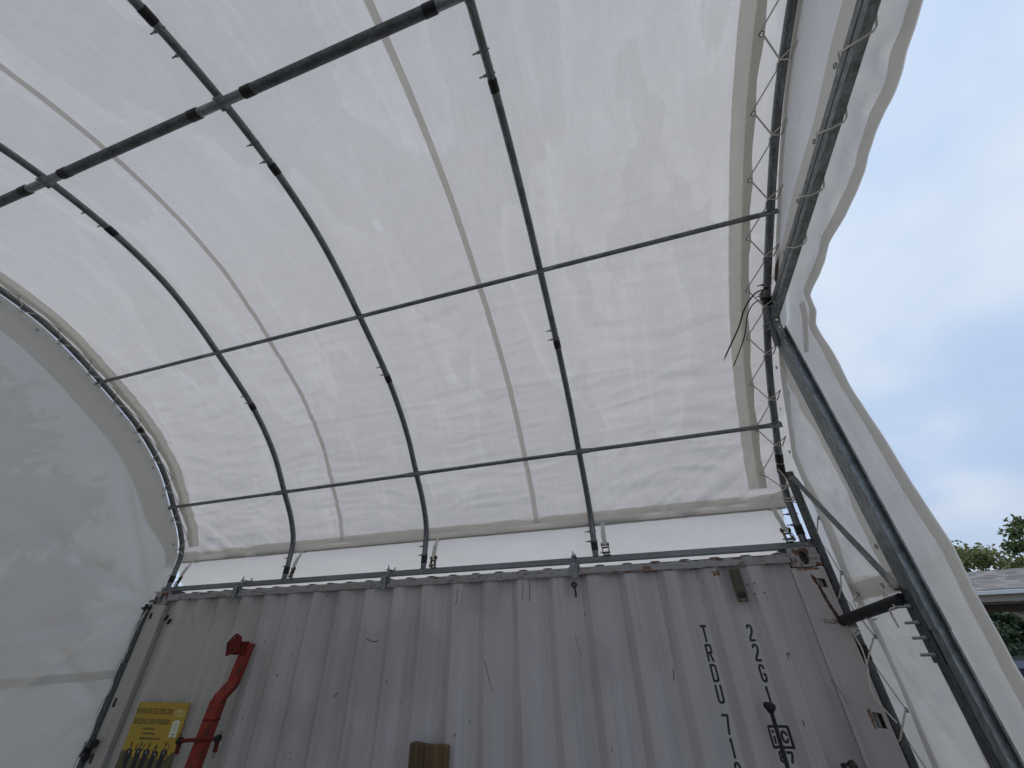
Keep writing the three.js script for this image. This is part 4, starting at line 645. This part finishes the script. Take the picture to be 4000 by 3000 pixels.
// ------------------------------------------------------------------ things against the container wall
{
  const W = 600, HH = 740, x0 = 0.380, x1 = 0.974, y0 = -0.886, y1 = -1.62;
  const st = canvasTex(W, HH, (g, w, h) => {
    const X = x => (x - x0) / (x1 - x0) * w, Y = y => (y0 - y) / (y0 - y1) * h;
    g.fillStyle = '#b7992f'; g.fillRect(0, 0, w, h);
    for (let k = 0; k < 900; k++) { g.fillStyle = `rgba(${120 + rr(0, 60) | 0},${96 + rr(0, 40) | 0},30,${rr(0.03, 0.10)})`; g.fillRect(rr(0, w), rr(0, h), rr(2, 30), rr(2, 16)); }
    g.fillStyle = '#5c5a34'; g.beginPath(); g.moveTo(0, Y(-1.202)); g.lineTo(X(0.46), Y(-1.215)); g.lineTo(X(0.5), Y(-1.24)); g.lineTo(X(0.9), Y(-1.25)); g.lineTo(X(0.94), Y(-1.205)); g.lineTo(w, Y(-1.195)); g.lineTo(w, h); g.lineTo(0, h); g.fill();
    g.fillStyle = '#231c08'; g.textAlign = 'center'; g.textBaseline = 'middle';
    const txt = (s, cx, cy, hw, hh) => { g.save(); g.font = 'bold 40px sans-serif'; const m = g.measureText(s).width; g.translate(X(cx), Y(cy)); g.scale(hw / (x1 - x0) * w / m, hh / (y0 - y1) * h / 30); g.fillText(s, 0, 0); g.restore(); };
    txt('REFER AN ELECTRICIAN', 0.598, -0.949, 0.425, 0.040); txt('RECEIVE CASH REWARD', 0.602, -1.017, 0.425, 0.038);
    g.fillStyle = '#57490f'; for (const [a, b, y, n] of [[0.536, 0.668, -1.063, 9], [0.534, 0.694, -1.093, 11], [0.532, 0.772, -1.124, 16]]) for (let k = 0; k < n; k++) { const q = mix(a, b, k / n); g.fillRect(X(q), Y(y + 0.007), (X(b) - X(a)) / n * rr(0.62, 0.9), Y(-0.014) - Y(0)); }
    g.strokeStyle = '#d8cd92'; g.lineWidth = 5; g.beginPath(); g.ellipse(X(0.893), Y(-0.958), 54, 19, 0.08, 0, 7); g.stroke(); g.lineWidth = 3; g.beginPath(); g.ellipse(X(0.893), Y(-0.956), 32, 11, 0, 0, 7); g.stroke(); for (let k = 0; k < 9; k++) { g.beginPath(); g.moveTo(X(0.893) - 26 + k * 6.5, Y(-0.950)); g.lineTo(X(0.893) - 28 + k * 6.5, Y(-0.964)); g.stroke(); } g.beginPath(); g.ellipse(X(0.893), Y(-0.942), 46, 8, 0.05, 3.2, 6.2); g.stroke();
    g.fillStyle = '#dcdcc8'; g.beginPath(); g.moveTo(X(0.893), Y(-0.997)); g.lineTo(X(0.934), Y(-1.013)); g.lineTo(X(0.933), Y(-1.116)); g.lineTo(X(0.893), Y(-1.104)); g.lineTo(X(0.853), Y(-1.116)); g.lineTo(X(0.850), Y(-1.012)); g.fill();
    g.fillStyle = '#9a9a80'; g.font = 'bold 17px sans-serif'; g.fillText('TOP', X(0.893), Y(-1.032)); g.fillRect(X(0.87), Y(-1.05), 40, 4); g.fillRect(X(0.868), Y(-1.066), 46, 4); g.fillRect(X(0.875), Y(-1.088), 34, 9);
    g.fillStyle = '#12131b'; g.strokeStyle = '#12131b'; g.lineCap = 'round'; g.lineJoin = 'round';
    const fig = (hx, hy, cx, cy, bx, arms) => { g.beginPath(); g.ellipse(X(hx), Y(hy), 9, 16, 0, 0, 7); g.fill(); g.lineWidth = 10; g.beginPath(); g.moveTo(X(hx), Y(hy - 0.012)); g.lineTo(X(cx), Y(cy + 0.02)); g.stroke(); g.beginPath(); g.moveTo(X(cx) - 32, Y(cy + 0.012)); g.quadraticCurveTo(X(cx), Y(cy + 0.03), X(cx) + 32, Y(cy + 0.012)); g.lineTo(X(bx) + 24, Y(-1.31)); g.lineTo(X(bx) + 28, h); g.lineTo(X(bx) - 28, h); g.lineTo(X(bx) - 24, Y(-1.31)); g.fill(); g.lineWidth = 9; for (const a of arms) { g.beginPath(); a.forEach(([dx, dy], k) => k ? g.lineTo(X(cx) + dx, Y(cy) + dy) : g.moveTo(X(cx) + dx, Y(cy) + dy)); g.stroke(); } g.fillStyle = '#8d9099'; g.beginPath(); g.arc(X(cx), Y(cy), 10, 0, 7); g.fill(); g.fillStyle = '#12131b'; };
    fig(0.473, -1.164, 0.471, -1.211, 0.481, [[[-30, -8], [-44, 30], [-40, 70]], [[30, -8], [40, 30], [46, 20]]]); fig(0.583, -1.161, 0.577, -1.207, 0.580, [[[-30, -8], [-46, -14], [-30, -46]], [[30, -8], [44, -14], [42, -44]]]); fig(0.678, -1.163, 0.67, -1.21, 0.662, [[[30, -8], [44, 24], [38, 44]]]); fig(0.762, -1.171, 0.767, -1.217, 0.754, [[[-30, -8], [-26, -34], [-10, -48]], [[30, -8], [44, 18], [36, 40]]]); fig(0.86, -1.155, 0.862, -1.206, 0.855, [[[30, -8], [52, 34], [40, 66]], [[30, -10], [38, -34], [34, -50]]]);
    g.fillStyle = '#1b150a'; for (const [a, b] of [[0.393, -0.902], [0.950, -0.913]]) { g.beginPath(); g.arc(X(a), Y(b), 5, 0, 7); g.fill(); }
  });
  const s = thing('wall_sign', 'yellow cash reward sign with dark figures fixed to the container wall', 'sign');
  const pnl = new THREE.BoxGeometry(x1 - x0, y0 - y1, 0.004); pnl.translate((x0 + x1) / 2, (y0 + y1) / 2 + H, 0.011); part('sign_panel', pnl, std({ map: st, roughness: 0.5 }), s);
  for (const [a, b] of [[0.393, -0.902], [0.950, -0.913]]) part('screw', cyl(V(a, b, 0.0), V(a, b, 0.0155), 0.0042, 8), M.darkSteel, s); settle(s);
}
{
  const redT = dataTex(256, 256, (i, j) => { const n = fbm(i / 40, j / 40, 5, 401), k = sst(0.56, 0.68, n), v = 1 + 0.22 * (fbm(i / 12, j / 30, 3, 403) - 0.5); return [mix(140, 92, k) * v, mix(44, 46, k) * v, mix(28, 30, k) * v]; }, true, [3, 3]);
  const red = std({ map: redT, roughness: 0.55 }), rustM = std({ map: redT, color: 0xb79a86, roughness: 0.85 });
  const g = thing('red_steel_bar', 'cranked red painted steel bar with a lug leaning on the container', 'steel bar');
  const sq = (pts, r) => { const q = tube(pts, r, 4, true, 0.42).toNonIndexed(); q.computeVertexNormals(); return q; };
  const B = [V(1.500, -0.468, 0.075), V(1.452, -0.745, 0.080), V(1.396, -0.838, 0.120), V(1.372, -1.247, 0.145), V(1.300, -2.560, 0.320)];
  part('upper_shank', sq([B[0], B[0].clone().lerp(B[1], 0.97)], 0.052), red, g); part('cranked_elbow', sq([B[0].clone().lerp(B[1], 0.965), B[1], B[2], B[2].clone().lerp(B[3], 0.03)], 0.0535), red, g); part('lower_shank', sq([B[2].clone().lerp(B[3], 0.02), B[3], B[4]], 0.061), red, g);
  const lug = part('lug_plate', prism([[1.426, -0.390], [1.486, -0.416], [1.500, -0.450], [1.508, -0.520], [1.418, -0.543], [1.380, -0.553], [1.353, -0.457], [1.401, -0.408]].reverse(), V(0, 0, 0.160), AX, AY, 0.012, [oval(1.413, -0.421, 0.010, 0.012), oval(1.375, -0.497, 0.005, 0.006)], 0.001), rustM, g);
  part('lug_block', boxAt(1.430, 1.522, -0.545, -0.452, 0.098, 0.158, 0.004), rustM, g); part('weld_band', sq([B[2].clone().lerp(B[3], 0.30), B[2].clone().lerp(B[3], 0.335)], 0.063), rustM, g);
  settle(g);
  const p = thing('hitch_pin', 'rusty cross pin with two hanging straps and spring clips', 'pin');
  part('pin', tube(line(V(1.226, -1.086, 0.205), V(1.590, -1.061, 0.205), 5), 0.0125, 10), rustM, p);
  for (const [x, y] of [[1.222, -1.072], [1.592, -1.048]]) { part('strap', prism([[-0.019, 0.012], [0.019, 0.012], [0.025, -0.086], [-0.012, -0.088]].reverse(), V(x, y - 0.004, 0.198), AX, AY, 0.008, [oval(0.006, -0.062, 0.006, 0.006)], 0.0008), rustM, p); part('collar', tube(line(V(x - 0.016, y - 0.016, 0.205), V(x + 0.02, y - 0.013, 0.205), 2), 0.020, 10), M.darkSteel, p); }
  for (const [x, y, d] of [[1.212, -1.060, 1], [1.616, -1.036, 1], [1.606, -1.150, -1]]) part('spring_clip', tube(curve([V(x - 0.010, y - 0.022 * d, 0.208), V(x - 0.012, y + 0.004, 0.21), V(x + 0.002, y + 0.018 * d, 0.21), V(x + 0.012, y + 0.004, 0.21), V(x + 0.002, y - 0.022 * d, 0.208)], 18), 0.0024, 6), M.black, p);
  settle(p);
}
{
  const wood = dataTex(256, 512, (i, j) => { const wx = i + 14 * fbm(i / 60, j / 160, 3, 411), g = fbm(wx / 5, j / 150, 4, 413), f = vn(wx / 1.6, j / 60, 415), k = sst(0.62, 0.66, i / 256 + 0.03 * fbm(3, j / 60, 3, 417)) * 0.5; const v = 84 + 40 * (g - 0.45) + 14 * (f - 0.5) + 24 * k; const crack = sst(0.72, 0.78, vn(wx / 3.2, j / 220, 419)) * 22; return [Math.max(14, v * 1.12 - crack), Math.max(12, v * 0.94 - crack), Math.max(9, v * 0.68 - crack)]; }, true, [1 / 0.29, 1 / 1.2]);
  const b = thing('wooden_board', 'weathered brown wooden board standing against the container', 'board');
  const outl = []; for (let k = 0; k <= 16; k++) outl.push([k / 16 * 0.286, -0.002 * (vn(k * 1.4, 3, 421) > 0.5 ? 1 : 0) - 0.006 * vn(k * 0.5, 5, 423)]); outl.push([0.286, -1.52], [0, -1.52]);
  const q = prism(outl.reverse(), new THREE.Vector3(0, 0, 0), AX, AY, 0.038, [], 0.003); q.rotateX(0.055).rotateZ(-0.03); q.translate(3.142, -1.036 + H, 0.016); part('plank', q, std({ map: wood, roughness: 0.95 }), b); settle(b);
  b.position.y = 0;
  const p = thing('capped_pole', 'dark pole with a round cap leaning on the container in front of the stencilled marks', 'pole');
  const dk = std({ color: 0x232427, roughness: 0.55, metalness: 0.3 });
  part('shaft', tube(line(V(5.469, -0.850, 0.075), V(5.462, -1.089, 0.100), 4).concat([V(5.42, -2.575, 0.30)]), 0.0115, 12), dk, p);
  part('cap', new THREE.LatheGeometry([[0, 0.016], [0.026, 0.015], [0.0315, 0.010], [0.0315, -0.006], [0.024, -0.014], [0.014, -0.030], [0, -0.030]].map(c => new THREE.Vector2(c[0], c[1])), 24).rotateZ(-0.12).rotateX(0.1).translate(5.468, -0.836 + H, 0.074), dk, p); settle(p);
  const h = thing('hose_reel_handle', 'brown and black tool handle against the wall near the right corner post', 'tool');
  const brn = std({ color: 0x3d3128, roughness: 0.7 });
  part('grip', tube(curve([V(5.775, -1.062, 0.05), V(5.79, -1.09, 0.055), V(5.80, -1.3, 0.09), V(5.80, -2.56, 0.26)], 26), t => t < 0.02 ? [0.012, 0.012] : [0.022, 0.022], 12), brn, h); part('guard', boxAt(5.735, 5.770, -1.11, -1.072, 0.03, 0.07, 0.008), M.black, h); part('tag', boxAt(5.750, 5.762, -1.092, -1.078, 0.071, 0.074, 0.001), M.zinc, h); settle(h);
}

// ------------------------------------------------------------------ beyond the opening: open-sided building, trees, parked vehicle
const CAM = new THREE.Vector3(4.878, 0, 3.263);
const far = (azDeg, d, y) => { const a = azDeg * Math.PI / 180; return new THREE.Vector3(CAM.x + d * Math.sin(a), y, CAM.z - d * Math.cos(a)); };
{
  const g = thing('open_carport', 'low open carport with grey shingle roof and white gutter', 'building');
  const D = 12, eave = far(31.6, D, 2.50), ry = -31.6 * Math.PI / 180;
  const put = geo => { geo.rotateY(ry); geo.translate(eave.x, 0, eave.z); return geo; };
  const shT = dataTex(512, 256, (i, j) => { const row = Math.floor(j / 14), off = hash2(row, 3, 501) * 40, tab = Math.floor((i + off) / (15 + 6 * hash2(row, 4, 503))), v = 116 + 46 * (hash2(row, tab, 505) - 0.5) + 24 * (hash2(i, j, 507) - 0.5) - (j % 14 < 2 ? 30 : 0); return [v * 1.03, v, v * 0.98]; }, true, [0.22, 0.42]);
  const shing = std({ map: shT, roughness: 0.95 }), L = 8, d = 2.5, yr = 2.187 + (D + d) * 0.0545;
  const rf = gridGeo(1, 1, (u, v) => new THREE.Vector3(mix(-L / 2, L / 2, u), mix(2.525, yr, v), -v * d), (u, v) => [u * L, v * d]); const rb = gridGeo(1, 1, (u, v) => new THREE.Vector3(mix(-L / 2, L / 2, u), mix(yr, 2.525, v), -d - v * d), (u, v) => [u * L, v * d]);
  part('roof', put(mergeGeometries([rf, rb])), shing, g);
  const bx = (x0, x1, y0, y1, z0, z1) => { const q = new RoundedBoxGeometry(x1 - x0, y1 - y0, z1 - z0, 1, 0.01); q.translate((x0 + x1) / 2, (y0 + y1) / 2, (z0 + z1) / 2); return put(q); };
  const white = std({ color: 0xd3d4d2, roughness: 0.5 }), taup = std({ color: 0x9b958a, roughness: 0.8 });
  part('gutter', bx(-L / 2, L / 2, 2.448, 2.515, 0.002, 0.11), white, g); part('fascia', bx(-L / 2, L / 2, 2.335, 2.446, -0.05, 0.0), taup, g); part('beam', bx(-L / 2, L / 2, 2.17, 2.33, -0.55, -0.40), std({ color: 0x4b4238, roughness: 0.9 }), g);
  part('soffit', bx(-L / 2, L / 2, 2.30, 2.333, -4.9, -0.06), std({ color: 0x6b6258, roughness: 0.9 }), g);
  for (const x of [-3.6, 0.42, 3.6]) part('post', bx(x - 0.06, x + 0.06, 0, 2.17, -0.54, -0.42), taup, g); part('knee_brace', put(tube(line(new THREE.Vector3(0.42, 1.75, -0.48), new THREE.Vector3(0.02, 2.18, -0.48), 2), 0.05, 4)), taup, g);
  settle(g);
}
{
  const leafMat = (c) => phy({ color: c, roughness: 0.8, transmission: 0.35, thickness: 0, side: THREE.DoubleSide, vertexColors: true });
  const bark = std({ color: 0x4a4036, roughness: 0.95 });
  function tree(label, az, d, h, rx, ry, n, col, lo = 0.35, at) {
    const g = thing('garden_tree', label, 'tree', at ? 'trees outside the left end' : 'trees beyond the carport'), c = at ? new THREE.Vector3(at[0], 0, at[1]) : far(az, d, 0);
    const tip = []; const trunk = tube(curve([new THREE.Vector3(c.x, 0, c.z), new THREE.Vector3(c.x + 0.08, h * 0.3, c.z), new THREE.Vector3(c.x - 0.05, h * 0.72, c.z + 0.05)], 10), t => [0.11 * (1 - 0.6 * t), 0.11 * (1 - 0.6 * t)], 8), limbs = [];
    for (let k = 0; k < 26; k++) { const a = rr(0, 6.28), y0 = h * rr(0.25, 0.7), q = Math.sqrt(rnd()), e = new THREE.Vector3(c.x + Math.cos(a) * rx * q * 0.9, mix(h * lo, h * 0.99, 1 - q * q * 0.75) * rr(0.85, 1), c.z + Math.sin(a) * rx * q * 0.9); limbs.push(tube(curve([new THREE.Vector3(c.x, y0, c.z), new THREE.Vector3(mix(c.x, e.x, 0.5), mix(y0, e.y, 0.6), mix(c.z, e.z, 0.5)), e], 6), t => [0.035 * (1 - 0.8 * t), 0.035 * (1 - 0.8 * t)], 5)); tip.push(e); }
    part('trunk', trunk, bark, g); part('limbs', mergeGeometries(limbs), bark, g);
    const pos = [], col3 = []; const cc = new THREE.Color();
    for (let k = 0; k < n; k++) {
      const t = tip[Math.floor(rnd() * tip.length)], s = at ? rr(0.12, 0.24) : rr(0.05, 0.11), a = rr(0, 6.28), b = rr(-1, 1), w = Math.pow(rnd(), 0.6) * rr(0.15, 0.62) * rx * 0.55;
      const p = new THREE.Vector3(t.x + Math.cos(a) * w * Math.sqrt(1 - b * b), t.y + b * w * 0.8, t.z + Math.sin(a) * w * Math.sqrt(1 - b * b));
      const u = new THREE.Vector3(rr(-1, 1), rr(-1, 1), rr(-1, 1)).normalize(), v = new THREE.Vector3(rr(-1, 1), rr(-1, 1), rr(-1, 1)).cross(u).normalize();
      const q = [p.clone().addScaledVector(u, -s), p.clone().addScaledVector(v, s * 0.5), p.clone().addScaledVector(u, s), p.clone().addScaledVector(v, -s * 0.5)];
      for (const i of [0, 1, 2, 0, 2, 3]) pos.push(q[i].x, q[i].y, q[i].z); const f = rr(0.6, 1.3), y = rr(0.85, 1.2); for (let i = 0; i < 6; i++) col3.push(f * y, f, f * 0.8);
    }
    const geo = new THREE.BufferGeometry(); geo.setAttribute('position', new THREE.Float32BufferAttribute(pos, 3)); geo.setAttribute('color', new THREE.Float32BufferAttribute(col3, 3)); geo.computeVertexNormals();
    const m = leafMat(0xffffff); m.color.setRGB(...col); part('crown', geo, m, g); return settle(g);
  }
  tree('large leafy tree outside the closed left end, shading its cloth', 0, 0, 6.5, 3.0, 3, 12000, [0.05, 0.09, 0.03], 0.12, [-6.6, 0.4]);
  tree('tall leafy tree outside the closed left end near the far container', 0, 0, 7.2, 3.0, 3, 12000, [0.05, 0.09, 0.03], 0.12, [-6.8, 4.8]);
  tree('feathery light green tree rising behind the carport roof', 31.2, 24, 4.60, 2.3, 1.5, 14000, [0.19, 0.21, 0.075]);
  tree('darker green tree at the right edge behind the carport roof', 35.6, 22, 4.9, 1.25, 1.6, 6000, [0.10, 0.14, 0.045]);
  tree('bushy green tree on the left behind the carport', 29.2, 26, 4.0, 1.8, 1.6, 7000, [0.15, 0.17, 0.06]);
  tree('dense dark green shrub seen under the carport roof', 30.6, 20, 2.25, 1.3, 1.4, 9000, [0.035, 0.07, 0.022], 0.05);
  tree('green leafy shrub under the carport roof by the post', 33.6, 21, 2.45, 1.4, 1.4, 9000, [0.05, 0.09, 0.028], 0.05);
}
{
  const g = thing('parked_vehicle', 'dark blue parked vehicle just outside the opening', 'vehicle');
  const paint = phy({ color: 0x101a3c, roughness: 0.22, clearcoat: 1, clearcoatRoughness: 0.08 }), glass = phy({ color: 0x8a9a9a, roughness: 0.05, metalness: 0.0, transmission: 0.5, thickness: 0 }), tyre = std({ color: 0x17171a, roughness: 0.9 });
  const c = far(32.2, 8.0, 0), ry = -0.9, put = q => { q.rotateY(ry); q.translate(c.x, 0, c.z); return q; };
  const side = [[-2.2, 0.45], [-2.25, 0.95], [-2.05, 1.08], [-1.1, 1.16], [-0.55, 1.70], [0.2, 1.76], [1.5, 1.70], [2.05, 1.15], [2.2, 0.95], [2.2, 0.45]];
  const body = prism(side.slice().reverse(), new THREE.Vector3(0, 0, -0.85), AX, AY, 1.7, [], 0.06); part('body', put(body), paint, g);
  for (const z of [-0.862, 0.855]) part('side_window', put(prism([[-0.85, 1.18], [1.75, 1.18], [1.4, 1.60], [-0.45, 1.60]], new THREE.Vector3(0, 0, z), AX, AY, 0.008)), glass, g);
  for (const x of [-1.4, 1.4]) for (const z of [-0.80, 0.80]) { const w = part('wheel', put(new THREE.CylinderGeometry(0.33, 0.33, 0.2, 24).rotateX(Math.PI / 2).translate(x, 0.33, z)), tyre, g); part('rim', put(new THREE.CylinderGeometry(0.2, 0.2, 0.21, 16).rotateX(Math.PI / 2).translate(x, 0.33, z)), M.zinc, w); }
  const mir = new THREE.SphereGeometry(0.13, 16, 12).scale(0.7, 0.85, 1).translate(-0.75, 1.82, -0.2); part('roof_light', put(mir), std({ color: 0x8b9a94, roughness: 0.3 }), g);
  settle(g);
}

renderer.render(scene, camera);
